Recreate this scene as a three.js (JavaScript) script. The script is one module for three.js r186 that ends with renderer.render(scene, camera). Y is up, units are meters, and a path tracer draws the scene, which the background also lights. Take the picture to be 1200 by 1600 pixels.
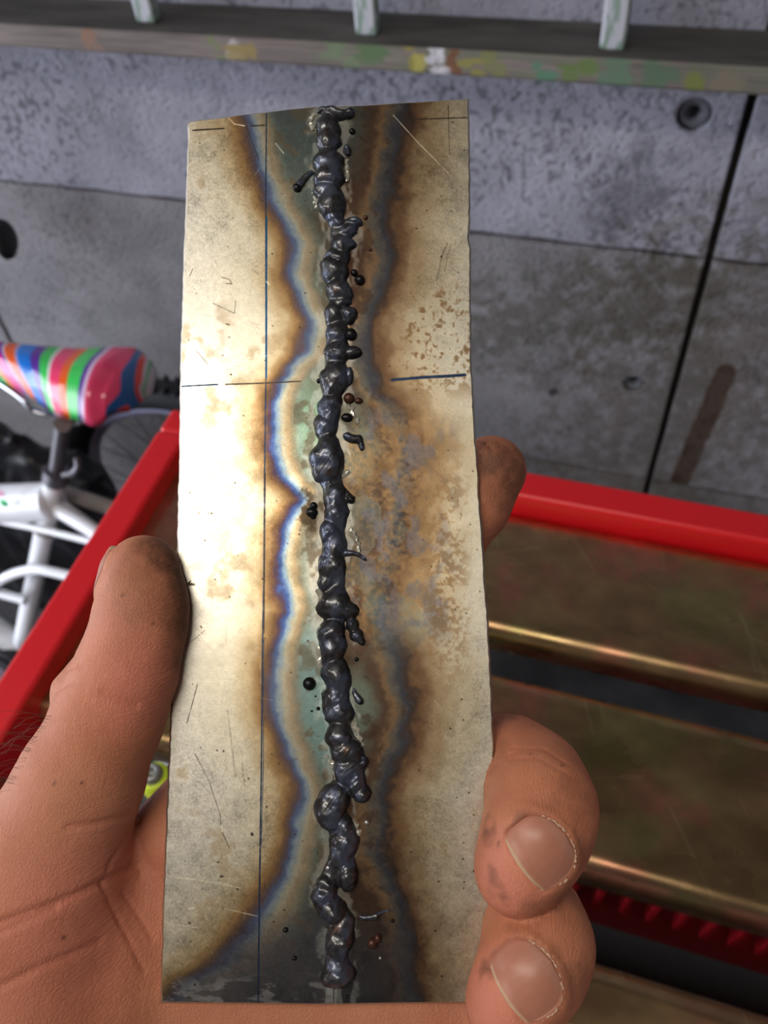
import * as THREE from 'three';
import { RoundedBoxGeometry } from 'three/addons/geometries/RoundedBoxGeometry.js';
import { RectAreaLightUniformsLib } from 'three/addons/lights/RectAreaLightUniformsLib.js';
import { mergeGeometries } from 'three/addons/utils/BufferGeometryUtils.js';

// ------------------------------------------------------------------ camera, sky, lights, exposure
const R = Math.PI / 180;
const F = 1300;                                   // focal length in pixels of the 1200 x 1600 frame
const EYE = new THREE.Vector3(0, 1.55, 0);
const scene = new THREE.Scene();
const camera = new THREE.PerspectiveCamera(2 * Math.atan(800 / F) / R, 0.75, 0.01, 60);
camera.position.copy(EYE);
const CAMQ = new THREE.Quaternion().setFromEuler(new THREE.Euler(0, 22.5 * R, 0))
  .multiply(new THREE.Quaternion().setFromEuler(new THREE.Euler(-51.5 * R, 0, 0)))
  .multiply(new THREE.Quaternion().setFromEuler(new THREE.Euler(0, 0, -6.8 * R)));
camera.quaternion.copy(CAMQ);
camera.focus = 0.19;
camera.userData.fStop = 20;
scene.add(camera);
scene.background = new THREE.Color().setRGB(0.90, 0.95, 1.08);
scene.backgroundIntensity = 7.5;                  // overcast daylight, enters by the open garage door
const renderer = new THREE.WebGLRenderer({ antialias: true });
renderer.toneMapping = THREE.LinearToneMapping;
renderer.toneMappingExposure = 0.9;
renderer.shadowMap.enabled = true;
RectAreaLightUniformsLib.init();
const LAMP = { x: -0.34, y: 2.40, z: 0.24, w: 0.9, d: 0.16, intensity: 19.5 };
const lampLight = new THREE.RectAreaLight(new THREE.Color().setRGB(1.0, 0.93, 0.82), LAMP.intensity, LAMP.w, LAMP.d);
lampLight.position.set(LAMP.x, LAMP.y - 0.062, LAMP.z);
lampLight.lookAt(LAMP.x, 0, LAMP.z);
scene.add(lampLight);

const SKIN = [182, 117, 88];
const DOOR = { z0: -0.55, z1: 2.1, h: 2.15 };    // open garage door in the left wall

// ------------------------------------------------------------------ helpers
const V = (x, y, z) => new THREE.Vector3(x, y, z);
const clamp = (x, a, b) => x < a ? a : x > b ? b : x;
const lerp = (a, b, t) => a + (b - a) * t;
const sstep = (a, b, x) => { const t = clamp((x - a) / (b - a), 0, 1); return t * t * (3 - 2 * t); };
function rng(seed) { let s = seed >>> 0; return () => { s = (s + 0x6D2B79F5) >>> 0; let t = s; t = Math.imul(t ^ (t >>> 15), t | 1); t ^= t + Math.imul(t ^ (t >>> 7), t | 61); return ((t ^ (t >>> 14)) >>> 0) / 4294967296; }; }
const PERM = new Uint16Array(2048), VALS = new Float32Array(1024);
{ const r = rng(12345); for (let i = 0; i < 1024; i++) { PERM[i] = i; VALS[i] = r(); } for (let i = 1023; i > 0; i--) { const j = Math.floor(r() * (i + 1)), t = PERM[i]; PERM[i] = PERM[j]; PERM[j] = t; } for (let i = 0; i < 1024; i++) PERM[i + 1024] = PERM[i]; }
function noise(x, y, z = 0) {                     // value noise, 0..1
  const xf = Math.floor(x), yf = Math.floor(y), zf = Math.floor(z), xi = xf & 1023, yi = yf & 1023, zi = zf & 1023, x1 = (xi + 1) & 1023;
  let u = x - xf, v = y - yf, w = z - zf;
  u = u * u * (3 - 2 * u); v = v * v * (3 - 2 * v);
  const pz = PERM[zi], ya = PERM[yi + pz], yb = PERM[((yi + 1) & 1023) + pz];
  const a0 = VALS[PERM[xi + ya]], a1 = VALS[PERM[x1 + ya]], b0 = VALS[PERM[xi + yb]], b1 = VALS[PERM[x1 + yb]];
  const p = a0 + (a1 - a0) * u, q = b0 + (b1 - b0) * u, a = p + (q - p) * v;
  if (w === 0) return a;
  w = w * w * (3 - 2 * w);
  const pz2 = PERM[(zi + 1) & 1023], yc = PERM[yi + pz2], yd = PERM[((yi + 1) & 1023) + pz2];
  const c0 = VALS[PERM[xi + yc]], c1 = VALS[PERM[x1 + yc]], d0 = VALS[PERM[xi + yd]], d1 = VALS[PERM[x1 + yd]];
  const e = c0 + (c1 - c0) * u, f = d0 + (d1 - d0) * u, b = e + (f - e) * v;
  return a + (b - a) * w;
}
const fbm = (x, y, z = 0, n = 4) => { const whole = z === Math.floor(z); let s = 0, a = 0.5, t = 0; for (let i = 0; i < n; i++) { s += a * noise(x, y, z + i * 17); t += a; a *= 0.5; x *= 2.03; y *= 2.03; if (!whole) z *= 2.03; } return s / t; };
const curve = (pts) => (y) => {                   // smooth interpolation through [y, value...] rows
  if (y <= pts[0][0]) return pts[0].length > 2 ? pts[0].slice(1) : pts[0][1];
  for (let i = 1; i < pts.length; i++) if (y <= pts[i][0]) {
    let t = (y - pts[i - 1][0]) / (pts[i][0] - pts[i - 1][0]); t = t * t * (3 - 2 * t) * 0.5 + t * 0.5;
    return pts[i].length > 2 ? pts[i].slice(1).map((b, k) => lerp(pts[i - 1][k + 1], b, t)) : lerp(pts[i - 1][1], pts[i][1], t);
  }
  const l = pts[pts.length - 1]; return l.length > 2 ? l.slice(1) : l[1];
};
const s2l = (c) => { c /= 255; return c <= 0.04045 ? c / 12.92 : Math.pow((c + 0.055) / 1.055, 2.4); };
const S = (r, g, b) => new THREE.Color().setRGB(s2l(r), s2l(g), s2l(b));
function texture(w, h, fn, srgb = true, wrap = false) {
  const d = new Uint8Array(w * h * 4);
  for (let j = 0, k = 0; j < h; j++) for (let i = 0; i < w; i++, k += 4) { const c = fn(i, j); d[k] = clamp(c[0], 0, 255); d[k + 1] = clamp(c[1], 0, 255); d[k + 2] = clamp(c[2], 0, 255); d[k + 3] = 255; }
  return dataTexture(d, w, h, srgb, wrap);
}
function dataTexture(d, w, h, srgb = true, wrap = false) {
  const t = new THREE.DataTexture(d, w, h, THREE.RGBAFormat);
  if (srgb) t.colorSpace = THREE.SRGBColorSpace;
  t.magFilter = THREE.LinearFilter; t.minFilter = THREE.LinearFilter;
  if (wrap) t.wrapS = t.wrapT = THREE.RepeatWrapping;
  t.needsUpdate = true; return t;
}
const MAT = (o) => new THREE.MeshPhysicalMaterial(o);
const taken = {};
const numbered = (n) => { const k = taken[n] = (taken[n] ?? -1) + 1; return k ? `${n}_${String(k).padStart(3, '0')}` : n; };
function thing(name, label, category, group) {
  const o = new THREE.Group(); o.name = numbered(name); o.userData = { label, category };
  if (group) o.userData.group = group;
  scene.add(o); return o;
}
function struct(name, label) { const o = new THREE.Group(); o.name = name; o.userData = { kind: 'structure', label, category: name.split('_')[0] }; scene.add(o); return o; }
function part(name, geo, mat, parent, label) {
  const m = new THREE.Mesh(geo, mat); m.name = name; m.castShadow = m.receiveShadow = true;
  if (label) m.userData.label = label;
  parent.add(m); return m;
}
const box = (x0, x1, y0, y1, z0, z1, r = 0) => {
  const g = r ? new RoundedBoxGeometry(x1 - x0, y1 - y0, z1 - z0, 2, r) : new THREE.BoxGeometry(x1 - x0, y1 - y0, z1 - z0);
  g.translate((x0 + x1) / 2, (y0 + y1) / 2, (z0 + z1) / 2); return g;
};
function tube(pts, r, seg = 24, rad = 10, closed = false) { return new THREE.TubeGeometry(new THREE.CatmullRomCurve3(pts, closed, 'centripetal'), seg, r, rad, closed); }
function rod(a, b, r0, r1 = r0, seg = 16) {
  const d = b.clone().sub(a), g = new THREE.CylinderGeometry(r1, r0, d.length(), seg);
  g.applyQuaternion(new THREE.Quaternion().setFromUnitVectors(V(0, 1, 0), d.normalize())); g.translate((a.x + b.x) / 2, (a.y + b.y) / 2, (a.z + b.z) / 2); return g;
}
const uvBy = (g, fn) => { const p = g.attributes.position, u = new Float32Array(p.count * 2); for (let i = 0; i < p.count; i++) { const q = fn(p.getX(i), p.getY(i), p.getZ(i)); u[2 * i] = q[0]; u[2 * i + 1] = q[1]; } g.setAttribute('uv', new THREE.BufferAttribute(u, 2)); return g; };
const uvBox = (g, s = 1) => { const n = g.attributes.normal, p = g.attributes.position, u = new Float32Array(p.count * 2); for (let i = 0; i < p.count; i++) { const ax = Math.abs(n.getX(i)), ay = Math.abs(n.getY(i)), az = Math.abs(n.getZ(i)), x = p.getX(i), y = p.getY(i), z = p.getZ(i); const q = ay >= ax && ay >= az ? [x, z] : ax >= az ? [z, y] : [x, y]; u[2 * i] = q[0] * s; u[2 * i + 1] = q[1] * s; } g.setAttribute('uv', new THREE.BufferAttribute(u, 2)); return g; };
const ray = (px, py) => V((px - 600) / F, -(py - 800) / F, -1).applyQuaternion(CAMQ);
const onZ = (px, py, z) => { const d = ray(px, py); return EYE.clone().addScaledVector(d, (z - EYE.z) / d.z); };

// naive surface nets over a signed distance function, with blocks far from the surface skipped
function nets(fn, lo, hi, cell) {
  const n = [0, 1, 2].map(k => Math.ceil((hi[k] - lo[k]) / cell) + 1), [nx, ny, nz] = n, val = new Float32Array(nx * ny * nz), B = 8;
  const at = (i, j, k) => (k * ny + j) * nx + i, half = B * cell * 0.5 * 1.7321 + cell * 2;
  for (let bk = 0; bk < nz; bk += B) for (let bj = 0; bj < ny; bj += B) for (let bi = 0; bi < nx; bi += B) {
    const d = fn(lo[0] + (bi + B / 2) * cell, lo[1] + (bj + B / 2) * cell, lo[2] + (bk + B / 2) * cell), far = Math.abs(d) > half * 1.3;
    for (let k = bk; k < Math.min(nz, bk + B); k++) for (let j = bj; j < Math.min(ny, bj + B); j++) for (let i = bi; i < Math.min(nx, bi + B); i++)
      val[at(i, j, k)] = far ? d : fn(lo[0] + i * cell, lo[1] + j * cell, lo[2] + k * cell);
  }
  const id = new Int32Array(nx * ny * nz).fill(-1), pos = [], idx = [];
  for (let k = 0; k < nz - 1; k++) for (let j = 0; j < ny - 1; j++) for (let i = 0; i < nx - 1; i++) {
    let mask = 0; const v = [];
    for (let c = 0; c < 8; c++) { const q = val[at(i + (c & 1), j + ((c >> 1) & 1), k + (c >> 2))]; v.push(q); if (q < 0) mask |= 1 << c; }
    if (mask === 0 || mask === 255) continue;
    let sx = 0, sy = 0, sz = 0, m = 0;
    for (let a = 0; a < 8; a++) for (let ax = 0; ax < 3; ax++) { if (a >> ax & 1) continue; const b = a | 1 << ax; if ((v[a] < 0) === (v[b] < 0)) continue; const t = v[a] / (v[a] - v[b]); sx += (a & 1) + (ax === 0 ? t : 0); sy += (a >> 1 & 1) + (ax === 1 ? t : 0); sz += (a >> 2) + (ax === 2 ? t : 0); m++; }
    id[at(i, j, k)] = pos.length / 3;
    pos.push(lo[0] + (i + sx / m) * cell, lo[1] + (j + sy / m) * cell, lo[2] + (k + sz / m) * cell);
  }
  const quad = (a, b, c, d, flip) => { if (flip) idx.push(a, c, b, a, d, c); else idx.push(a, b, c, a, c, d); };
  for (let k = 1; k < nz - 1; k++) for (let j = 1; j < ny - 1; j++) for (let i = 1; i < nx - 1; i++) {
    const s = val[at(i, j, k)] < 0;
    if (s !== (val[at(i + 1, j, k)] < 0)) quad(id[at(i, j - 1, k - 1)], id[at(i, j, k - 1)], id[at(i, j, k)], id[at(i, j - 1, k)], !s);
    if (s !== (val[at(i, j + 1, k)] < 0)) quad(id[at(i - 1, j, k - 1)], id[at(i - 1, j, k)], id[at(i, j, k)], id[at(i, j, k - 1)], !s);
    if (s !== (val[at(i, j, k + 1)] < 0)) quad(id[at(i - 1, j - 1, k)], id[at(i, j - 1, k)], id[at(i, j, k)], id[at(i - 1, j, k)], !s);
  }
  const g = new THREE.BufferGeometry();
  g.setAttribute('position', new THREE.BufferAttribute(new Float32Array(pos), 3)); g.setIndex(idx); g.computeVertexNormals(); return g;
}
const smin = (a, b, k) => { const h = Math.max(k - Math.abs(a - b), 0) / k; return Math.min(a, b) - h * h * k * 0.25; };
function cone(ax, ay, az, ra, bx, by, bz, rb) {    // tapered capsule distance
  const dx = bx - ax, dy = by - ay, dz = bz - az, L2 = dx * dx + dy * dy + dz * dz;
  return (x, y, z) => { const px = x - ax, py = y - ay, pz = z - az, t = clamp((px * dx + py * dy + pz * dz) / L2, 0, 1), qx = px - t * dx, qy = py - t * dy, qz = pz - t * dz; return Math.sqrt(qx * qx + qy * qy + qz * qz) - (ra + (rb - ra) * t); };
}

// ------------------------------------------------------------------ the garage
const WALLZ = -1.04, XL = -2.3, XR = 2.0, ZB = 3.0, CEIL = 2.5;
// concrete of the back wall: colour laid out in metres on the wall, so that stains sit where they are
const WU = 2.1, WV = 1.3, WX0 = -1.35, WY0 = 0.15;
const stainAt = [];
{ // the rusty strip and the other marks on the wall, as wall positions
  const q = (px, py) => { const p = onZ(px, py, WALLZ); return [p.x, p.y]; };
  stainAt.push({ a: q(1133, 582), b: q(1062, 750), r: 0.0175, c: [58, 40, 30], k: 0.9 });
  stainAt.push({ a: q(1010, 480), b: q(790, 520), r: 0.11, c: [78, 76, 66], k: 0.55, soft: 1 });
  stainAt.push({ a: q(960, 330), b: q(1000, 270), r: 0.05, c: [92, 92, 98], k: 0.5, soft: 1 });
  stainAt.push({ a: q(1160, 520), b: q(1000, 740), r: 0.22, c: [88, 80, 72], k: 0.55, soft: 1 });
  stainAt.push({ a: q(862, 614), b: q(866, 612), r: 0.008, c: [60, 58, 56], k: 0.8 });
  stainAt.push({ a: q(1128, 470), b: q(1098, 486), r: 0.012, c: [122, 118, 116], k: 0.6 });
}
const concreteMap = texture(1536, 951, (i, j) => {
  const x = WX0 + (i / 1536) * WU, y = WY0 + (j / 951) * WV;
  const big = fbm(x * 3.1 + 7, y * 3.1, 1, 4), mid = fbm(x * 18, y * 18, 5, 4), fine = noise(x * 420, y * 420, 9);
  let v = 160 + (big - 0.5) * 40 + (mid - 0.5) * 34 + (fine - 0.5) * 16;
  // blow holes: small dark pits, denser in some patches
  const dens = sstep(0.40, 0.66, fbm(x * 4 + 31, y * 5, 3, 3)) * 0.75 + 0.3;
  const pit = noise(x * 190 + 5 * mid, y * 140, 21);
  v -= sstep(0.70 - 0.12 * dens, 0.98 - 0.10 * dens, pit) * (y < 0.846 ? 22 : 40) * dens;
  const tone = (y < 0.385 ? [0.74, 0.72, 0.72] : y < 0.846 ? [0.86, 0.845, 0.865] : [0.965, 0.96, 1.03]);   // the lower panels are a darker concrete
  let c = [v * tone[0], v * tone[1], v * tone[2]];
  for (const s of stainAt) {
    const dx = s.b[0] - s.a[0], dy = s.b[1] - s.a[1], t = clamp(((x - s.a[0]) * dx + (y - s.a[1]) * dy) / (dx * dx + dy * dy), 0, 1);
    const d = Math.hypot(x - s.a[0] - dx * t, y - s.a[1] - dy * t);
    if (d > s.r * 1.4) continue;
    const m = s.soft ? sstep(0.28, 0.86, fbm(x * 62, y * 62, 40, 5) + 0.34 * (1 - d / s.r) - 0.06) * (d < s.r * 1.3 ? 1 - sstep(s.r * 0.8, s.r * 1.3, d) : 0) : 1 - sstep(s.r * 0.82, s.r * 1.0, d + (fbm(x * 60, y * 60, 3, 3) - 0.5) * s.r * 0.35);
    if (m > 0) for (let k = 0; k < 3; k++) c[k] = lerp(c[k], s.c[k] * (0.9 + 0.2 * mid), m * s.k);
  }
  return c;
});
concreteMap.wrapS = concreteMap.wrapT = THREE.MirroredRepeatWrapping;
const pitBump = texture(512, 512, (i, j) => { const x = i / 512 * 12, y = j / 512 * 12; const w = (a, b) => noise(a / 3, b / 3.5, 3); const p = w(i, j); const v = 190 + (fbm(x, y, 3, 3) - 0.5) * 60 - sstep(0.66, 0.86, p) * 120; return [v, v, v]; }, false, true);
pitBump.repeat.set(3, 2);
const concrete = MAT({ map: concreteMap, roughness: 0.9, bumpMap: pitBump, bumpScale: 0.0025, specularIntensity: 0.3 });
const wallUV = (g) => uvBy(g, (x, y) => [(x - WX0) / WU, (y - WY0) / WV]);
const mortar = MAT({ color: S(58, 54, 52), roughness: 1 });
const plain = MAT({ color: S(176, 172, 168), roughness: 0.92 });

{
  const wall = struct('wall_back', 'grey precast concrete panel wall with dark open joints');
  part('wall_core', box(XL - 0.2, XR + 0.2, -0.1, CEIL + 0.1, WALLZ - 0.22, WALLZ - 0.022), mortar, wall);
  const rows = [[-0.075, 0.385], [0.385, 0.846], [0.846, 1.307], [1.307, 1.768], [1.768, 2.229], [2.229, 2.56]], cols = [-2.5, -1.22, 0.087, 1.39, 2.2];
  const holes = [[0.0, 1.029, 0.020], [0.0, 0.59, 0.016]];
  { const a = onZ(1085, 180, WALLZ), b = onZ(990, 600, WALLZ); holes[0][0] = a.x; holes[0][1] = a.y; holes[1][0] = b.x; holes[1][1] = b.y; }
  const rj = rng(11);
  rows.forEach(([y0, y1], r) => cols.slice(0, -1).forEach((x0, c) => {
    const x1 = cols[c + 1], gx = 0.0052, gy = 0.0026;
    // a panel with slightly ragged edges, thick and chamfered
    const sh = new THREE.Shape(), pts = [], N = 30, jag = () => (rj() - 0.5) * 0.003;
    for (let i = 0; i <= N; i++) pts.push([lerp(x0 + gx, x1 - gx, i / N), y0 + gy + (i % N ? Math.max(jag(), -0.001) : 0)]);
    for (let i = 1; i <= 8; i++) pts.push([x1 - gx + (i % 8 ? jag() * 0.5 : 0), lerp(y0 + gy, y1 - gy, i / 8)]);
    for (let i = 1; i <= N; i++) pts.push([lerp(x1 - gx, x0 + gx, i / N), y1 - gy + (i % N ? Math.min(jag(), 0.001) : 0)]);
    for (let i = 1; i < 8; i++) pts.push([x0 + gx + jag() * 0.5, lerp(y1 - gy, y0 + gy, i / 8)]);
    pts.forEach((p, i) => i ? sh.lineTo(p[0], p[1]) : sh.moveTo(p[0], p[1]));
    for (const [hx, hy, hr] of holes) if (hx > x0 && hx < x1 && hy > y0 && hy < y1) { const h = new THREE.Path(); h.absarc(hx, hy, hr, 0, 2 * Math.PI, true); sh.holes.push(h); }
    const g = new THREE.ExtrudeGeometry(sh, { depth: 0.07, bevelEnabled: true, bevelThickness: 0.003, bevelSize: 0.002, bevelOffset: -0.002, bevelSegments: 2, curveSegments: 20 });
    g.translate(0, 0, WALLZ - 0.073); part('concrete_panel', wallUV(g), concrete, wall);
  }));
  const plug = MAT({ color: S(98, 98, 104), roughness: 0.9 });
  for (const [hx, hy, hr] of holes) { // shallow mortar plug with a dark pit in its middle
    const g = new THREE.LatheGeometry([[0.001, -0.022], [hr * 0.35, -0.02], [hr * 0.42, -0.008], [hr * 0.8, -0.005], [hr * 1.02, -0.009]].map(([a, b]) => new THREE.Vector2(a, b)), 20);
    g.rotateX(Math.PI / 2); g.translate(hx, hy, WALLZ); const m = part('tie_hole_plug', g, plug, wall); plug.side = THREE.DoubleSide;
  }
}
{
  const fl = struct('floor', 'dark stained concrete garage floor');
  const fmap = texture(512, 512, (i, j) => { const v = 66 + (fbm(i / 40, j / 40, 2, 5) - 0.5) * 60 + (noise(i / 1.5, j / 1.5, 8) - 0.5) * 12; return [v, v * 0.98, v * 0.97]; }, true, true);
  part('floor_slab', uvBox(box(XL - 0.2, XR + 0.2, -0.15, 0, WALLZ - 0.2, ZB + 0.2)), MAT({ map: fmap, roughness: 0.85 }), fl);
  const ce = struct('ceiling', 'pale painted garage ceiling');
  part('ceiling_slab', box(XL - 0.2, XR + 0.2, CEIL, CEIL + 0.15, WALLZ - 0.2, ZB + 0.2), MAT({ color: S(150, 144, 136), roughness: 0.9 }), ce);
  const wr = struct('wall_right', 'plain grey garage wall');
  part('wall_slab', box(XR, XR + 0.2, 0, CEIL, WALLZ - 0.02, ZB + 0.2), plain, wr);
  const wb = struct('wall_rear', 'plain grey garage wall behind the bench');
  part('wall_slab', box(XL - 0.2, XR, 0, CEIL, ZB, ZB + 0.2), plain, wb);
  const wl = struct('wall_left', 'garage wall with a wide open doorway');
  part('wall_slab', box(XL - 0.2, XL, 0, CEIL, WALLZ, DOOR.z0), plain, wl);
  part('wall_slab', box(XL - 0.2, XL, 0, CEIL, DOOR.z1, ZB), plain, wl);
  part('lintel', box(XL - 0.2, XL, DOOR.h, CEIL, DOOR.z0, DOOR.z1), plain, wl);
  const dr = thing('driveway', 'pale concrete driveway outside the open garage door', 'driveway'); dr.userData.kind = 'structure';
  part('paving', box(-14, XL - 0.2, -0.15, -0.01, -8, 9), MAT({ color: S(150, 148, 145), roughness: 0.9 }), dr);
}
{ // the ceiling light: long batten with a diffuser, its light set just under the face
  const l = thing('ceiling_light', 'long fluorescent batten light on the garage ceiling', 'light');
  part('housing', box(LAMP.x - LAMP.w / 2 - 0.02, LAMP.x + LAMP.w / 2 + 0.02, LAMP.y - 0.02, CEIL, LAMP.z - LAMP.d / 2 - 0.02, LAMP.z + LAMP.d / 2 + 0.02, 0.008), MAT({ color: S(220, 220, 216), roughness: 0.5 }), l);
  part('diffuser', box(LAMP.x - LAMP.w / 2, LAMP.x + LAMP.w / 2, LAMP.y - 0.058, LAMP.y - 0.018, LAMP.z - LAMP.d / 2, LAMP.z + LAMP.d / 2, 0.012), MAT({ color: S(240, 238, 230), emissive: new THREE.Color().setRGB(1, 0.86, 0.7), emissiveIntensity: 2, roughness: 0.6 }), l);
}

// ------------------------------------------------------------------ the wooden ladder hung along the wall
{
  const lad = thing('wooden_ladder', 'old paint-spattered wooden ladder hung sideways along the concrete wall', 'ladder');
  const y0 = 1.108, y1 = 1.136, zf = -0.95, zb = WALLZ + 0.0005, X0 = -1.35, X1 = 0.75;
  const rj = rng(5), spots = [];
  const at = (px) => onZ(px, 75 + px * 0.06, zf).x;
  const paint = [[150, 12, [140, 110, 92]], [640, 14, [150, 142, 70]], [655, 8, [176, 168, 90]], [690, 12, [222, 220, 228]], [708, 8, [122, 82, 56]], [735, 26, [150, 142, 78]], [770, 12, [128, 130, 84]], [845, 16, [96, 136, 110]], [900, 20, [104, 128, 72]], [955, 22, [104, 130, 108]], [1020, 30, [92, 116, 92]], [1085, 16, [120, 128, 70]], [540, 30, [118, 134, 104]], [590, 20, [96, 120, 84]], [340, 10, [122, 132, 92]], [365, 12, [200, 196, 204]], [385, 20, [150, 132, 84]], [670, 10, [206, 206, 214]], [1140, 26, [128, 120, 104]]];
  for (const [px, w, c] of paint) { const n = 3 + Math.floor(rj() * 3); for (let k = 0; k < n; k++) spots.push([at(px + (rj() - 0.5) * w * 1.6), y0 + rj() * (y1 - y0), (0.5 + rj()) * w * 0.0006, 0.003 + rj() * 0.009, c]); }
  const railMap = texture(2048, 48, (i, j) => {
    const x = X0 + i / 2048 * (X1 - X0), y = y0 + j / 48 * (y1 - y0);
    const g = fbm(x * 22, y * 700, 3, 3), b = fbm(x * 9, y * 40, 8, 3), wood = 118 + (g - 0.5) * 44 + (b - 0.5) * 46;
    let c = [wood * 1.05, wood * 0.97, wood * 0.93];
    if (x > -0.42) { const k = 0.34 * sstep(0.42, 0.58, fbm(x * 30, y * 120, 12, 3)); c = [lerp(c[0], 106, k), lerp(c[1], 122, k), lerp(c[2], 92, k)]; }
    for (const [sx, sy, rx, ry, pc] of spots) { const d = ((x - sx) / rx) ** 2 + ((y - sy) / ry) ** 2; if (d < 1.6) { const m = 1 - sstep(0.6, 1.3, d + (noise(x * 300, y * 600, 2) - 0.5)); for (let k = 0; k < 3; k++) c[k] = lerp(c[k], pc[k], m * 0.85); } }
    return c;
  });
  const topMap = texture(1024, 64, (i, j) => { const g = fbm(i / 30, j / 1.6, 3, 3), b = fbm(i / 40, j / 20, 9, 4), v = 82 + (g - 0.5) * 20 + (b - 0.5) * 46; return [v * 1.02, v * 0.98, v * 0.94]; });
  const mFront = MAT({ map: railMap, roughness: 0.8 }), mTop = MAT({ map: topMap, roughness: 0.95 });
  const rail = (ya, yb) => {
    // one closed plank: chamfered section, the front edge and the rest as two material groups
    const c = 0.003, sec = [[ya + c, zf], [yb - c, zf], [yb, zf - c], [yb, zb], [ya, zb], [ya, zf - c]], pos = [], uv = [], groups = [[], []];
    const quad = (m, a, b) => { const k = pos.length / 3; for (const [x, s] of [[X0, a], [X1, a], [X1, b], [X0, b]]) { pos.push(x, s[0], s[1]); const u = (x - X0) / (X1 - X0); uv.push(u, m === 0 ? (s[0] - ya) / (yb - ya) : (s[1] - zb) / (zf - zb)); } groups[m].push(k, k + 1, k + 2, k, k + 2, k + 3); };
    for (let i = 0; i < 6; i++) quad(i === 0 || i === 1 || i === 5 ? 0 : 1, sec[i], sec[(i + 1) % 6]);
    for (const x of [X0, X1]) { const k = pos.length / 3; sec.forEach(s => { pos.push(x, s[0], s[1]); uv.push(0.5, 0.5); }); for (let i = 1; i < 5; i++) groups[1].push(...(x === X0 ? [k, k + i, k + i + 1] : [k, k + i + 1, k + i])); }
    const g = new THREE.BufferGeometry(); g.setAttribute('position', new THREE.Float32BufferAttribute(pos, 3)); g.setAttribute('uv', new THREE.Float32BufferAttribute(uv, 2));
    g.setIndex([...groups[0], ...groups[1]]); g.addGroup(0, groups[0].length, 0); g.addGroup(groups[0].length, groups[1].length, 1); g.computeVertexNormals();
    part('rail', g, [mFront, mTop], lad);
  };
  rail(y0, y1); rail(y1 + 0.36, y1 + 0.388);
  const rungMap = texture(64, 256, (i, j) => { const g = fbm(i / 2, j / 40, 3, 3), p = fbm(i / 16, j / 24, 6, 3), v = 196 + (g - 0.5) * 30; let c = [v * 0.97, v * 0.985, v * 1.02]; if (p > 0.60) { const k = sstep(0.60, 0.68, p) * 0.7; c = [lerp(c[0], 110, k), lerp(c[1], 142, k), lerp(c[2], 120, k)]; } return c; });
  const mRung = MAT({ map: rungMap, roughness: 0.7 });
  for (const [px, py] of [[-110, 14], [228, 37], [572, 57], [955, 80], [1340, 104]]) {
    const d = ray(px, py), p = EYE.clone().addScaledVector(d, (y1 - EYE.y) / d.y);
    const g = box(-0.0135, 0.0135, y1, y1 + 0.36, -0.018, 0, 0.004); uvBy(g, (x, y) => [(x + 0.0135) / 0.027, (y - y1) / 0.36]); g.translate(p.x, 0, p.z);
    part('rung', g, mRung, lad);
  }
}

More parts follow.
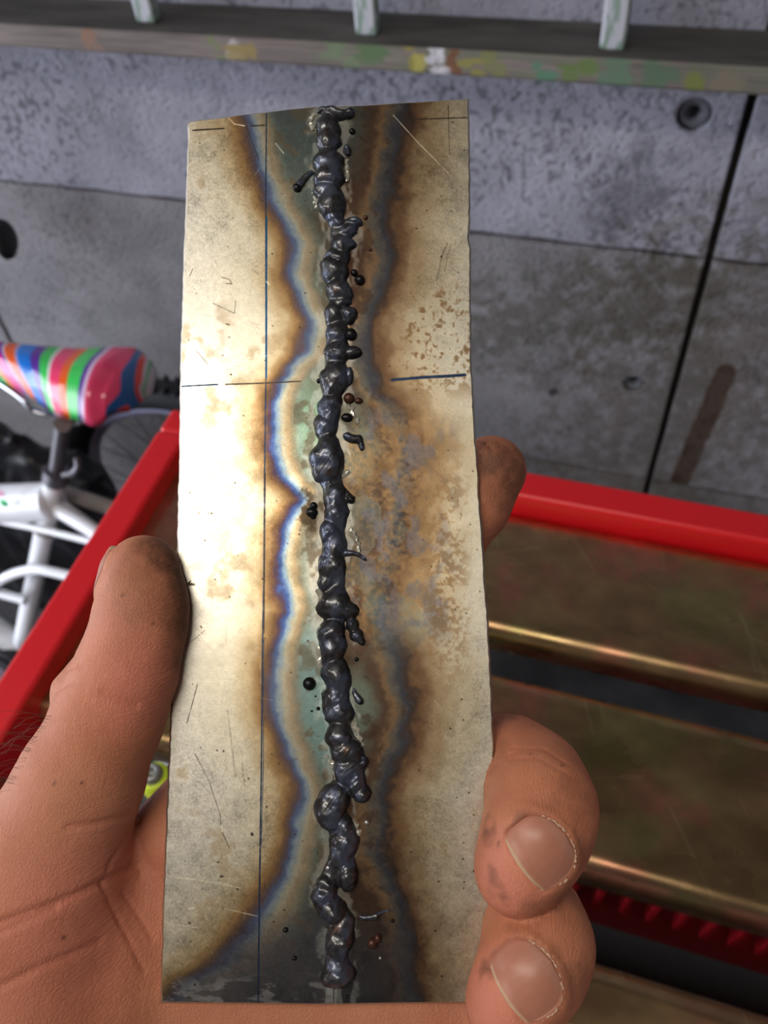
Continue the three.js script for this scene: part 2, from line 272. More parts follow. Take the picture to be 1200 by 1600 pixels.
// ------------------------------------------------------------------ red steel rack with gold zinc slats
const RACK = { x0: -0.405, x1: 0.46, zb: -0.478, zf: 0.34, top: 1.0 };
const redPaint = MAT({ color: S(224, 22, 32), roughness: 0.38, clearcoat: 0.35, clearcoatRoughness: 0.3 });
{
  const rk = thing('steel_rack', 'red painted steel rack with gold zinc plated slats', 'rack');
  const t = RACK.top, w = 0.030, h = 0.042;
  part('side_rail', box(RACK.x0, RACK.x0 + w, t - h, t, RACK.zb + w, RACK.zf - w, 0.004), redPaint, rk);
  part('side_rail', box(RACK.x1 - w, RACK.x1, t - h, t, RACK.zb + w, RACK.zf - w, 0.004), redPaint, rk);
  part('back_rail', box(RACK.x0, RACK.x1, t - h, t, RACK.zb, RACK.zb + w, 0.005), redPaint, rk);
  part('front_rail', box(RACK.x0, RACK.x1, t - h, t, RACK.zf - w, RACK.zf, 0.005), redPaint, rk);
  for (const x of [RACK.x0 + 0.015, RACK.x1 - 0.015]) for (const z of [RACK.zb + 0.015, RACK.zf - 0.015]) part('leg', box(x - 0.014, x + 0.014, 0, t - h, z - 0.014, z + 0.014, 0.003), redPaint, rk);
  const zinc = texture(1024, 256, (i, j) => {
    const x = i / 60, y = j / 40, a = fbm(x * 0.9, y * 0.7 + 3, 1, 4), b = fbm(x * 1.3 + 9, y, 7, 4), c = fbm(x * 3, y * 3, 12, 4);
    const k = 0.86 + 0.28 * c; let r = 178, g = 148, bl = 108;
    const gr = sstep(0.50, 0.70, a) * 0.6, pk = sstep(0.50, 0.68, b) * (1 - gr);
    r = lerp(r, 158, gr); g = lerp(g, 154, gr); bl = lerp(bl, 98, gr); r = lerp(r, 196, pk); g = lerp(g, 140, pk); bl = lerp(bl, 112, pk);
    return [r * k, g * k, bl * k];
  }, true, true);
  const zr = texture(512, 256, (i, j) => { const v = 92 + (fbm(i / 30, j / 30, 4, 4) - 0.5) * 90; return [v, v, v]; }, false, true);
  // long pale scratches go in as part of the colour
  { const d = zinc.image.data, rs = rng(77); for (let s = 0; s < 46; s++) { let x = rs() * 1024, y = rs() * 256; const a = (rs() < 0.7 ? 0.9 : -0.6) + rs() * 0.5, L = 10 + rs() * 60, k = 0.3 + rs() * 0.4; for (let q = 0; q < L; q++) { x += Math.cos(a); y += Math.sin(a); const o = ((Math.floor(y) & 255) * 1024 + (Math.floor(x) & 1023)) * 4; d[o] = lerp(d[o], 236, k); d[o + 1] = lerp(d[o + 1], 220, k); d[o + 2] = lerp(d[o + 2], 178, k); } } }
  const gold = MAT({ map: zinc, metalness: 0.95, roughness: 0.78, roughnessMap: zr });
  const slat = (zb, zf) => { // flat top with rolled edges, swept along x
    const r = 0.014, y = t - 0.020, sec = [], n = 8; // z, y
    sec.push([zb, y - 0.026]); for (let i = 0; i <= n; i++) { const a = Math.PI - i / n * Math.PI / 2; sec.push([zb + r + Math.cos(a) * r, y - r + Math.sin(a) * r]); }
    for (let i = 1; i < 6; i++) sec.push([lerp(zb + r, zf - r, i / 6), y]);
    for (let i = 0; i <= n; i++) { const a = Math.PI / 2 - i / n * Math.PI / 2; sec.push([zf - r + Math.cos(a) * r, y - r + Math.sin(a) * r]); }
    sec.push([zf, y - 0.026]);
    const th = 0.0015, loop = [...sec.map(s => [...s]), ...sec.slice().reverse().map(([z, yy], i, arr) => { const zc = (zb + zf) / 2; return [z + Math.sign(zc - z) * th * (Math.abs(z - zc) > (zf - zb) / 2 - r ? 1 : 0), yy - th]; })];
    const pos = [], uv = [], idx = [], X0 = RACK.x0 + 0.030, X1 = RACK.x1 - 0.030; let len = 0;
    loop.forEach((s, i) => { if (i) len += Math.hypot(s[0] - loop[i - 1][0], s[1] - loop[i - 1][1]); for (const x of [X0, X1]) { pos.push(x, s[1], s[0]); uv.push((x + zb * 3.7) / 0.9, len / 0.24 + zb * 2); } });
    const n2 = loop.length; for (let i = 0; i < n2; i++) { const a = 2 * i, b = 2 * ((i + 1) % n2); idx.push(a, b, a + 1, b, b + 1, a + 1); }
    const g = new THREE.BufferGeometry(); g.setAttribute('position', new THREE.Float32BufferAttribute(pos, 3)); g.setAttribute('uv', new THREE.Float32BufferAttribute(uv, 2)); g.setIndex(idx); g.computeVertexNormals();
    const m = part('slat', g, gold, rk); gold.side = THREE.DoubleSide; return m;
  };
  slat(-0.448, -0.325); slat(-0.295, -0.168); slat(-0.121, 0.010); slat(0.052, 0.165); slat(0.205, 0.310);
  part('lower_shelf', box(RACK.x0 + 0.03, RACK.x1 - 0.03, 0.62, 0.63, RACK.zb + 0.03, RACK.zf - 0.03), MAT({ color: S(60, 62, 66), roughness: 0.6 }), rk, 'dark steel lower shelf');
  // crate on the lower shelf, seen through the gap between two slats
  const cr = thing('plastic_crate', 'dark red ribbed plastic crate under the gold slats of the rack', 'crate');
  const red = MAT({ color: S(150, 14, 26), roughness: 0.45 }), cx0 = -0.06, cx1 = 0.36, cz0 = -0.232, cz1 = 0.10, cy0 = 0.632, cy1 = 0.80;
  part('base', box(cx0, cx1, cy0, cy0 + 0.008, cz0, cz1), MAT({ color: S(44, 48, 56), roughness: 0.6 }), cr);
  part('back_wall', box(cx0, cx1, cy0 + 0.008, cy1, cz0, cz0 + 0.008), red, cr); part('front_wall', box(cx0, cx1, cy0 + 0.008, cy1, cz1 - 0.008, cz1), red, cr);
  part('side_wall', box(cx0, cx0 + 0.008, cy0 + 0.008, cy1, cz0 + 0.008, cz1 - 0.008), red, cr); part('side_wall', box(cx1 - 0.008, cx1, cy0 + 0.008, cy1, cz0 + 0.008, cz1 - 0.008), red, cr);
  part('rim', box(cx0 - 0.004, cx1 + 0.004, cy1, cy1 + 0.006, cz0 - 0.004, cz0 + 0.020, 0.002), red, cr);
  for (let k = 0; k < 18; k++) part('rib', box(cx0 + 0.012 + k * 0.0225, cx0 + 0.019 + k * 0.0225, cy1 - 0.05, cy1 + 0.012, cz0 + 0.002, cz0 + 0.022, 0.002), red, cr);
  part('catch', box(0.262, 0.284, cy1 - 0.03, cy1 + 0.022, cz0 - 0.018, cz0 + 0.006, 0.003), red, cr);
}
{ // a small tube standing on a slat, its top seen past the thumb
  const p = EYE.clone().addScaledVector(ray(236, 1208), (1.062 - EYE.y) / ray(236, 1208).y);
  const o = thing('glue_tube', 'small lime green tube with a grey nozzle cap standing on a gold slat', 'tube'); o.position.set(p.x, 0.98, p.z);
  const lathe = (pts) => new THREE.LatheGeometry(pts.map(([a, b]) => new THREE.Vector2(a, b)), 28);
  part('body', lathe([[0.0001, 0], [0.0105, 0], [0.0105, 0.07], [0.0098, 0.0755], [0.0085, 0.078], [0.0068, 0.0785], [0.0001, 0.0785]]), MAT({ color: S(206, 230, 60), roughness: 0.4 }), o);
  part('cap', lathe([[0.0001, 0.0785], [0.0066, 0.0785], [0.0066, 0.0815], [0.0058, 0.084], [0.004, 0.085], [0.0028, 0.0838], [0.0022, 0.081], [0.0001, 0.0805]]), MAT({ color: S(150, 152, 150), roughness: 0.35, metalness: 0.5 }), o, 'grey hollow nozzle cap');
}

// ------------------------------------------------------------------ bicycles
{
  const L = 18 * R, bike = thing('kids_bicycle', 'white kids bicycle with rainbow striped saddle leaning in front of the concrete wall', 'bicycle');
  bike.position.set(0, 0, -0.4125); bike.rotation.x = -L;
  bike.updateMatrixWorld();
  const inv = bike.matrixWorld.clone().invert();
  const at = (px, py, n = 0) => { const o = EYE.clone().applyMatrix4(inv), d = ray(px, py).transformDirection(inv); return o.addScaledVector(d, (n - o.z) / d.z); };
  const white = MAT({ color: S(246, 248, 252), roughness: 0.3, clearcoat: 0.5, clearcoatRoughness: 0.2 });
  const chrome = MAT({ color: S(200, 204, 210), metalness: 1, roughness: 0.18 }), black = MAT({ color: S(24, 24, 27), roughness: 0.6 }), greyP = MAT({ color: S(150, 144, 138), roughness: 0.5 });
  const steel = MAT({ color: S(120, 118, 124), metalness: 0.8, roughness: 0.4 });
  const BB = V(-0.962, 0.24, 0), tubeTop = at(86, 745), clampP = at(98, 660), axle = V(-0.665, 0.25, 0);
  part('seat_tube', rod(BB, tubeTop, 0.0155), white, bike);
  part('seat_post', rod(tubeTop, clampP, 0.0105), steel, bike, 'dark steel seat post');
  part('seat_clamp', rod(at(87, 752), at(88, 735), 0.020, 0.019), steel, bike);
  part('clamp_lever', tube([at(100, 742, 0.018), at(115, 738, 0.03), at(122, 728, 0.03), at(120, 715, 0.028)], 0.005), steel, bike);
  { const a = at(82, 783), b = V(-1.22, 0.50, 0), g = rod(a, b, 0.030, 0.042, 28); part('top_tube', g, white, bike);
    const deco = (px, py, r, c) => { const p = at(px, py, 0.038), q = new THREE.SphereGeometry(r, 14, 10); q.scale(1, 0.8, 0.25); q.translate(p.x, p.y, p.z - 0.0); part('decal', q, MAT({ color: S(...c), roughness: 0.4 }), bike); };
    deco(6, 786, 0.008, [60, 205, 120]); deco(1, 771, 0.007, [240, 170, 200]); }
  for (const n of [1, -1]) {
    const p = at(90, 792, 0), q = at(178, 856, 0.03 * n);
    part('seat_stay', tube([V(p.x, p.y, 0.004 * n), V(q.x, q.y, n * 0.034), V(-0.685, 0.46, n * 0.046), V(axle.x, axle.y, n * 0.05)], 0.0115, 30), white, bike);
    part('chain_stay', rod(V(BB.x, BB.y, 0.02 * n), V(axle.x, axle.y, 0.05 * n), 0.010), white, bike);
  }
  part('rear_fender_stay', rod(at(103, 770, -0.05), at(200, 803, -0.05), 0.0125), greyP, bike, 'beige grey tube behind the frame');
  part('brake_cable', tube([at(-40, 803, 0.02), at(0, 814, 0.02), at(72, 829, 0.022), at(160, 851, 0.03)], 0.0055), white, bike);
  part('cable_band', rod(at(72, 822), at(71, 829), 0.0175), greyP, bike);
  part('down_tube', rod(V(BB.x, BB.y + 0.01, 0), V(-1.27, 0.47, 0), 0.030, 0.034, 24), white, bike);
  { const a = V(-1.043, 0.302, 0), b = V(-1.075, 0.326, 0); part('decal', rod(a, b, 0.0318), MAT({ color: S(30, 160, 215), roughness: 0.4 }), bike, 'blue band on the down tube'); }
  part('head_tube', rod(V(-1.27, 0.42, 0), V(-1.235, 0.58, 0), 0.022), white, bike);
  part('fork', rod(V(-1.27, 0.42, 0), V(-1.36, 0.25, 0), 0.016), white, bike);
  part('chain_guard', tube([at(-30, 925, 0.04), at(0, 907, 0.04), at(30, 894, 0.04), at(60, 890, 0.04), at(95, 897, 0.04), at(130, 906, 0.04), at(200, 935, 0.04)], 0.0085, 40), white, bike);
  part('guard_stay', rod(at(0, 927, 0.03), at(40, 938, 0.03), 0.008), white, bike);
  part('bottom_bracket', (() => { const g = new THREE.CylinderGeometry(0.034, 0.034, 0.08, 24); g.rotateX(Math.PI / 2); g.translate(BB.x, BB.y, 0.01); return g; })(), black, bike);
  part('chainring', (() => { const g = new THREE.TorusGeometry(0.05, 0.006, 10, 36); g.translate(BB.x, BB.y, 0.045); return g; })(), black, bike);
  part('crank_arm', tube([V(BB.x, BB.y, 0.045), V(BB.x, BB.y, 0.075), V(BB.x - 0.012, BB.y - 0.03, 0.08), V(BB.x - 0.002, BB.y - 0.055, 0.08), V(BB.x + 0.03, BB.y - 0.06, 0.085)], 0.0115, 30), MAT({ color: S(212, 204, 232), roughness: 0.3 }), bike);
  part('crank_bolt', (() => { const g = new THREE.SphereGeometry(0.014, 16, 12); g.translate(BB.x, BB.y, 0.085); return g; })(), chrome, bike);
  const wheel = (c, n) => { const t = part('tyre', new THREE.TorusGeometry(0.222, 0.024, 14, 60), black, bike); t.position.copy(c); const r = part('rim', new THREE.TorusGeometry(0.196, 0.007, 8, 60), white, bike); r.position.copy(c); const hb = part('hub', new THREE.CylinderGeometry(0.018, 0.018, 0.09, 16).rotateX(Math.PI / 2), steel, bike); hb.position.copy(c); for (let k = 0; k < 16; k++) { const a = k / 16 * 2 * Math.PI; part('spoke', rod(V(c.x, c.y, k % 2 ? 0.02 : -0.02), V(c.x + Math.cos(a) * 0.19, c.y + Math.sin(a) * 0.19, 0), 0.0012, 0.0012, 6), steel, bike); } };
  wheel(V(axle.x, 0.246, 0)); wheel(V(-1.38, 0.246, 0));
  // handlebar, steered so that the far grip comes back beside the wall
  const ge = at(9, 374, -0.24), bar0 = V(-1.2, 0.86, 0);
  part('stem', rod(V(-1.235, 0.58, 0), bar0, 0.013), chrome, bike);
  part('handlebar', tube([V(ge.x - 0.10, ge.y - 0.01, ge.z + 0.005), V(-1.12, 0.9, -0.17), V(-1.2, 0.86, -0.05), bar0, V(-1.22, 0.86, 0.06), V(-1.34, 0.91, 0.2), V(-1.40, 0.91, 0.26)], 0.011, 40), chrome, bike);
  { const d = V(0.10, 0.012, -0.03).normalize(), q = new THREE.Quaternion().setFromUnitVectors(V(0, 1, 0), d), g = new THREE.LatheGeometry([[0.001, 0.012], [0.02, 0.011], [0.030, 0.004], [0.032, -0.004], [0.026, -0.010], [0.019, -0.014], [0.0195, -0.03], [0.0175, -0.034], [0.0195, -0.05], [0.018, -0.11], [0.024, -0.114], [0.001, -0.118]].map(([a, b]) => new THREE.Vector2(a, b)), 24); g.applyQuaternion(q); g.translate(ge.x, ge.y, ge.z); part('grip', g, black, bike, 'black rubber handlebar grip'); }

  // saddle: lofted shell with a printed stripe cover
  const bandsOf = [[-60, [40, 190, 90]], [-40, [245, 120, 30]], [-22, [236, 30, 140]], [5, [105, 45, 165]], [11, [236, 232, 245]], [14, [246, 96, 18]], [33, [190, 190, 240]], [36, [20, 128, 236]], [60, [98, 44, 165]], [76, [60, 210, 92]], [93, [246, 236, 240]], [98, [248, 58, 112]], [119, [246, 98, 18]], [134, [66, 214, 96]], [156, [100, 44, 160]], [163, [232, 205, 236]], [169, [248, 74, 120]], [201, [40, 100, 170]], [211, [232, 70, 60]], [220, [226, 214, 222]], [228, [110, 200, 140]], [238, [232, 226, 232]], [300, [232, 226, 232]]];
  const sm = texture(1024, 128, (i, j) => {
    const px = -60 + i / 1024 * 310, v = j / 128, t = Math.abs(v - 0.5) * 2, k = 0.34 * t * t; const e = (px - k * 140) / (1 - k) - 60 * (v - 0.5);
    let c = bandsOf[0][1]; for (const [b, q] of bandsOf) if (e >= b) c = q; return c;
  });
  const Xn = -0.895, Xt = -0.612, wF = curve([[0, 0.012], [0.06, 0.022], [0.25, 0.030], [0.5, 0.046], [0.75, 0.074], [0.9, 0.078], [0.97, 0.062], [1, 0.030]]), dF = curve([[0, 0.02], [0.1, 0.035], [0.35, 0.042], [0.7, 0.058], [0.92, 0.064], [1, 0.03]]), yF = curve([[0, 0.862], [0.2, 0.874], [0.6, 0.876], [0.88, 0.886], [0.97, 0.874], [1, 0.852]]);
  const NU = 64, NV = 32, pos = [], uv = [], idx = [];
  for (let i = 0; i <= NU; i++) { const u = i / NU, X = lerp(Xn, Xt, u); for (let j = 0; j <= NV; j++) { const a = Math.PI * (1 - j / NV), c = Math.cos(a), s = Math.sin(a); pos.push(X, yF(u) - dF(u) * (1 - Math.pow(s, 0.75)), wF(u) * Math.sign(c) * Math.pow(Math.abs(c), 0.8)); const px = (X + 0.83) / 0.00102; uv.push((px + 60) / 310, j / NV); } }
  const W = NV + 1; for (let i = 0; i < NU; i++) for (let j = 0; j < NV; j++) { const a = i * W + j, b = a + 1, c = a + W, d = c + 1; idx.push(a, b, c, b, d, c); }
  // underside: bridge the two hems
  for (let i = 0; i < NU; i++) { const a = i * W, b = i * W + NV, c = a + W, d = b + W; idx.push(a, c, b, b, c, d); }
  { const k = NU * W; for (let j = 1; j < NV; j++) idx.push(k, k + j, k + j + 1); for (let j = 1; j < NV; j++) idx.push(0, j + 1, j); }
  const g = new THREE.BufferGeometry(); g.setAttribute('position', new THREE.Float32BufferAttribute(pos, 3)); g.setAttribute('uv', new THREE.Float32BufferAttribute(uv, 2)); g.setIndex(idx); g.computeVertexNormals();
  part('saddle', g, MAT({ map: sm, roughness: 0.25, clearcoat: 0.6, clearcoatRoughness: 0.12, side: THREE.DoubleSide }), bike, 'glossy rainbow striped saddle');
  for (const n of [1, -1]) part('saddle_rail', tube([V(-0.86, 0.835, 0.012 * n), at(37, 625, 0.03 * n), at(50, 641, 0.03 * n), at(80, 650, 0.024 * n), at(120, 660, 0.024 * n), V(-0.66, 0.835, 0.03 * n)], 0.0045, 40), chrome, bike);
  part('rail_clamp', rod(at(98, 662, -0.035), at(98, 662, 0.04), 0.012), chrome, bike);
}
{ // a bigger dark wheel between the white bicycle and the wall
  const c = V(-0.70, 0.315, -0.85), o = thing('bicycle_wheel', 'large black knobbly bicycle wheel with grey rim behind the striped saddle', 'wheel');
  o.position.copy(c);
  const rubber = MAT({ color: S(26, 27, 31), roughness: 0.75 }), rim = MAT({ color: S(176, 176, 204), roughness: 0.35, metalness: 0.3 }), wire = MAT({ color: S(90, 90, 98), metalness: 0.8, roughness: 0.4 });
  const tyre = part('tyre', new THREE.TorusGeometry(0.286, 0.026, 16, 90), rubber, o);
  for (let k = 0; k < 90; k++) for (const n of [-0.013, 0.013]) { const a = (k + (n > 0 ? 0.5 : 0)) / 90 * 2 * Math.PI, q = new THREE.BoxGeometry(0.006, 0.011, 0.012); q.translate(0, 0.3125 - 0.0035, n); q.rotateZ(-a); part('knob', q, rubber, tyre); }
  part('rim', new THREE.TorusGeometry(0.255, 0.011, 10, 90), rim, o);
  part('hub', new THREE.CylinderGeometry(0.02, 0.02, 0.1, 18).rotateX(Math.PI / 2), wire, o);
  for (let k = 0; k < 28; k++) { const a = k / 28 * 2 * Math.PI; part('spoke', rod(V(Math.cos(a + 0.5) * 0.02, Math.sin(a + 0.5) * 0.02, k % 2 ? 0.03 : -0.03), V(Math.cos(a) * 0.252, Math.sin(a) * 0.252, 0), 0.001, 0.001, 5), wire, o); }
}

{ // lumpy black sack on the floor between the bicycle and the wheel
  const o = thing('plastic_sack', 'crumpled black plastic sack standing behind the white bicycle', 'sack'); o.position.set(-1.06, 0, -0.72);
  const f = (x, y, z) => { const k = Math.sqrt((x / 0.30) ** 2 + ((y - 0.30) / 0.325) ** 2 + (z / 0.088) ** 2); return (k - 1) * 0.088 + (fbm(x * 11, y * 11, z * 11, 3) - 0.5) * 0.05 + Math.abs(noise(x * 22 + 5 * y, y * 9, z * 22) - 0.5) * 0.03; };
  const g = nets((x, y, z) => Math.max(f(x, y, z), -y, Math.abs(z) - 0.1), [-0.36, -0.02, -0.13], [0.36, 0.68, 0.13], 0.008);
  part('sack_body', g, MAT({ color: S(30, 30, 34), roughness: 0.38 }), o);
}

// ------------------------------------------------------------------ the welded plate, in a frame of its own: x across, y along, z out of its face
const TILT = 8.87 * R, PQ = CAMQ.clone().multiply(new THREE.Quaternion().setFromEuler(new THREE.Euler(-TILT, 0, 0)));
const PO = EYE.clone().addScaledVector(V(0, 0, -1).applyQuaternion(CAMQ), 0.19662);
const EP = EYE.clone().sub(PO).applyQuaternion(PQ.clone().invert());
const rp = (px, py) => V((px - 600) / F, -(py - 800) / F, -1).applyAxisAngle(V(1, 0, 0), TILT).normalize();
const PL = (px, py, h = 0) => { const d = rp(px, py); return EP.clone().addScaledVector(d, (h - EP.z) / d.z); };
const toPx = (x, y, z) => { const dx = x - EP.x, dy = y - EP.y, dz = z - EP.z, c = Math.cos(TILT), s = Math.sin(TILT), y2 = dy * c + dz * s, z2 = -dy * s + dz * c; return [600 + F * dx / -z2, 800 - F * y2 / -z2]; };
const edgeL = curve([[150, 293.5], [186, 293], [300, 290], [430, 285], [560, 281], [700, 279], [850, 276], [1000, 271], [1100, 266], [1200, 262], [1300, 258], [1420, 253], [1568, 250]]);
const edgeR = curve([[150, 733], [260, 735], [355, 735], [372, 733], [385, 736], [560, 737], [640, 741], [760, 749], [880, 757], [980, 764], [1080, 769], [1180, 773], [1300, 774], [1430, 773], [1575, 768]]);
const weldX = curve([[150, 520], [205, 513], [262, 511], [330, 522], [370, 534], [420, 523], [500, 527], [590, 523], [660, 512], [715, 510], [790, 522], [870, 521], [945, 520], [1010, 518], [1070, 526], [1150, 533], [1215, 545], [1258, 522], [1310, 534], [1400, 512], [1450, 530], [1540, 527], [1600, 524]]);
const TH = 0.0022;
const PX0 = -0.0585, PW = 0.083, PY0 = -0.1135, PH = 0.222;   // the texture's rectangle on the plate
// heat tint: where the blue line runs on either side of the weld, and the colours of oxide on both sides of it
const blueL = curve([[150, 372], [200, 384], [260, 398], [310, 420], [350, 440], [385, 453], [430, 446], [470, 462], [500, 478], [550, 472], [580, 444], [600, 426], [640, 421], [700, 424], [740, 436], [780, 461], [800, 452], [830, 438], [880, 430], [920, 434], [955, 446], [980, 438], [1010, 424], [1060, 419], [1120, 425], [1180, 445], [1230, 463], [1300, 457], [1360, 440], [1400, 415], [1450, 384], [1500, 345], [1540, 285], [1580, 255]]);
const blueR = curve([[150, 640], [220, 634], [300, 622], [350, 606], [400, 616], [440, 607], [480, 592], [520, 582], [560, 582], [600, 602], [650, 628], [700, 655], [750, 650], [800, 636], [860, 628], [900, 614], [960, 606], [1000, 620], [1050, 641], [1100, 653], [1160, 646], [1200, 626], [1240, 602], [1300, 606], [1350, 611], [1400, 630], [1450, 642], [1520, 652], [1580, 660]]);
const stops = (rows) => { const f = curve(rows); return f; };
const tintL = stops([[-95, 112, 128, 120], [-48, 108, 128, 120], [-38, 132, 124, 102], [-29, 168, 146, 112], [-21, 186, 178, 152], [-13, 138, 160, 178], [-5, 66, 86, 138], [1, 78, 62, 78], [8, 104, 78, 58], [18, 140, 112, 76], [34, 176, 158, 126], [64, 198, 190, 170], [140, 204, 199, 187]]);
const tintR = stops([[-70, 70, 52, 42], [-50, 72, 56, 45], [-36, 108, 86, 64], [-25, 82, 78, 72], [-11, 58, 58, 64], [-1, 64, 52, 46], [10, 98, 74, 54], [36, 148, 128, 100], [74, 184, 172, 148], [130, 202, 196, 180]]);
const innerL = curve([[150, 70, 84, 88], [240, 84, 104, 104], [310, 112, 130, 126], [350, 72, 60, 46], [450, 88, 92, 78], [520, 92, 80, 60], [570, 118, 128, 104], [650, 130, 160, 138], [740, 150, 158, 140], [800, 96, 84, 66], [850, 168, 162, 146], [900, 190, 184, 166], [960, 150, 146, 132], [1010, 140, 172, 170], [1060, 138, 184, 184], [1180, 130, 178, 178], [1235, 84, 70, 50], [1300, 88, 100, 88], [1380, 82, 72, 56], [1450, 78, 84, 90], [1560, 72, 72, 76]]);
const innerR = curve([[150, 84, 84, 76], [220, 82, 84, 78], [330, 78, 52, 38], [480, 78, 54, 42], [590, 76, 56, 44], [660, 104, 98, 82], [740, 112, 116, 104], [800, 92, 76, 60], [860, 100, 72, 56], [960, 96, 72, 56], [1020, 82, 66, 52], [1080, 108, 118, 106], [1160, 102, 112, 100], [1240, 78, 54, 40], [1340, 72, 52, 40], [1450, 78, 66, 56], [1560, 66, 66, 68]]);
const TW = 768, THT = 2048, pxd = new Uint8Array(TW * THT * 4), rough = new Uint8Array(TW * THT * 4);
for (let j = 0, k = 0; j < THT; j++) for (let i = 0; i < TW; i++, k += 4) {
  const X = PX0 + (i + 0.5) / TW * PW, Y = PY0 + (j + 0.5) / THT * PH, [px, py] = toPx(X, Y, 0);
  const w1 = (fbm(px / 46, py / 46, 1, 4) - 0.5), w2 = (fbm(px / 14, py / 14, 4, 4) - 0.5), gr = noise(px / 1.6, py / 1.6, 7) - 0.5, m1 = fbm(px / 70, py / 90, 30, 4), m2 = fbm(px / 22, py / 22, 33, 4), m3 = fbm(px / 6, py / 6, 36, 3);
  const wx = weldX(py); let c, oxid = 0;
  const mid = sstep(560, 660, py) * (1 - sstep(960, 1060, py));
  if (px < wx) {
    const d = (blueL(py) - px + w1 * 16 + w2 * 8) * lerp(1, 0.62, sstep(1290, 1450, py));
    c = tintL(d); const inn = innerL(py).map(v => v * lerp(0.82, 1, mid)), t = 1 - sstep(-58, -34, d);
    c = c.map((v, q) => lerp(v, inn[q], t)); oxid = 1 - sstep(-10, 45, d);
    // away from the middle the inner film is duller
    const dull = (1 - mid) * (1 - sstep(-2, 14, d)) * 0.42; c = c.map((v, q) => lerp(v, [92, 90, 84][q], dull));
    if (d < -40 && m2 > 0.56) { const q = sstep(0.56, 0.68, m2) * 0.55; c = c.map((v, z) => lerp(v, [92, 78, 60][z], q)); }
    const s = Math.hypot((px - 492) / 24, (py - 806) / 46); if (s < 1.3) { const q = (1 - sstep(0.6, 1.2, s + w2 * 1.6)) * 0.8; c = c.map((v, z) => lerp(v, [52, 40, 28][z], q)); }
    { const q = sstep(1400, 1500, py) * (1 - sstep(-8, 26, d)) * 0.7; c = c.map((v, z) => lerp(v, [70, 68, 74][z], q)); }
    const sb = sstep(1470, 1560, py) * sstep(0.48, 0.62, fbm(px / 26, py / 10, 50, 4)) * 0.6 * sstep(1515, 1540, py); c = c.map((v, z) => lerp(v, [150, 150, 150][z], sb));
    if (m1 > 0.5 && d > 30) { const q = sstep(0.52, 0.7, m2) * sstep(0.5, 0.62, m1) * 0.45; c = c.map((v, z) => lerp(v, [150, 128, 96][z], q)); }
  } else {
    const d = px - blueR(py) + w1 * 34 + w2 * 16;
    c = tintR(d); const inn = innerR(py).map(v => v * 0.84), t = 1 - sstep(-80, -44, d);
    c = c.map((v, q) => lerp(v, inn[q], t)); oxid = 1 - sstep(-10, 80, d);
    if (d < -20 && m2 > 0.55) { const q = sstep(0.55, 0.7, m2) * 0.5; c = c.map((v, z) => lerp(v, [58, 42, 34][z], q)); }
    if (d < 60 && m1 < 0.44) { const q = sstep(0.56, 0.44, m1) * 0.4 * mid; c = c.map((v, z) => lerp(v, [104, 116, 108][z], q)); }
    { const q = sstep(1400, 1500, py) * (1 - sstep(-20, 20, d)) * 0.6; c = c.map((v, z) => lerp(v, [64, 62, 66][z], q)); }
    // brown crust spread over the right strip at mid height
    const zone = sstep(590, 690, py) * (1 - sstep(960, 1030, py)) * (1 - sstep(670, 735, px + w1 * 40)), q = zone * sstep(0.36, 0.66, m1 * 0.4 + m2 * 0.3 + m3 * 0.3) * 0.7;
    c = c.map((v, z) => lerp(v, [140, 112, 78][z], q));
    const bl = zone * sstep(0.50, 0.68, fbm(px / 24, py / 34, 61, 5)) * 0.5; c = c.map((v, z) => lerp(v, [92, 94, 110][z], bl));
    // rust freckles
    const fz = Math.max(sstep(425, 470, py) * (1 - sstep(575, 640, py)) * sstep(606, 650, px), 0.55 * sstep(650, 800, py) * (1 - sstep(1000, 1120, py)) * sstep(640, 690, px) * (1 - sstep(715, 750, px)), 0.4 * sstep(1240, 1300, py) * (1 - sstep(1340, 1370, py)) * (1 - sstep(690, 720, px)));
    const fr = fz * sstep(0.48, 0.66, m2 * 0.45 + m3 * 0.55 + (m1 - 0.5) * 0.3); c = c.map((v, z) => lerp(v, [112, 84, 54][z], fr * 0.8)); oxid = Math.max(oxid, fr);
  }
  // pale glassy flux strip beside the bead
  const bw = Math.abs(px - wx), fl = (1 - sstep(25, 36, bw + w2 * 26)) * sstep(0.40, 0.52, fbm(px / 20, py / 36, 71, 3)) * 0.5; c = c.map((v, z) => lerp(v, [170, 172, 166][z], fl));
  const k2 = 1 + gr * 0.10 + (m3 - 0.5) * 0.10 + (m1 - 0.5) * 0.08;
  pxd[k] = clamp(c[0] * k2, 0, 255); pxd[k + 1] = clamp(c[1] * k2, 0, 255); pxd[k + 2] = clamp(c[2] * k2, 0, 255); pxd[k + 3] = 255;
  const rr = clamp(104 + (m2 - 0.5) * 50 + gr * 26 + oxid * 14, 0, 255); rough[k] = rough[k + 1] = rough[k + 2] = rr; rough[k + 3] = 255;
}
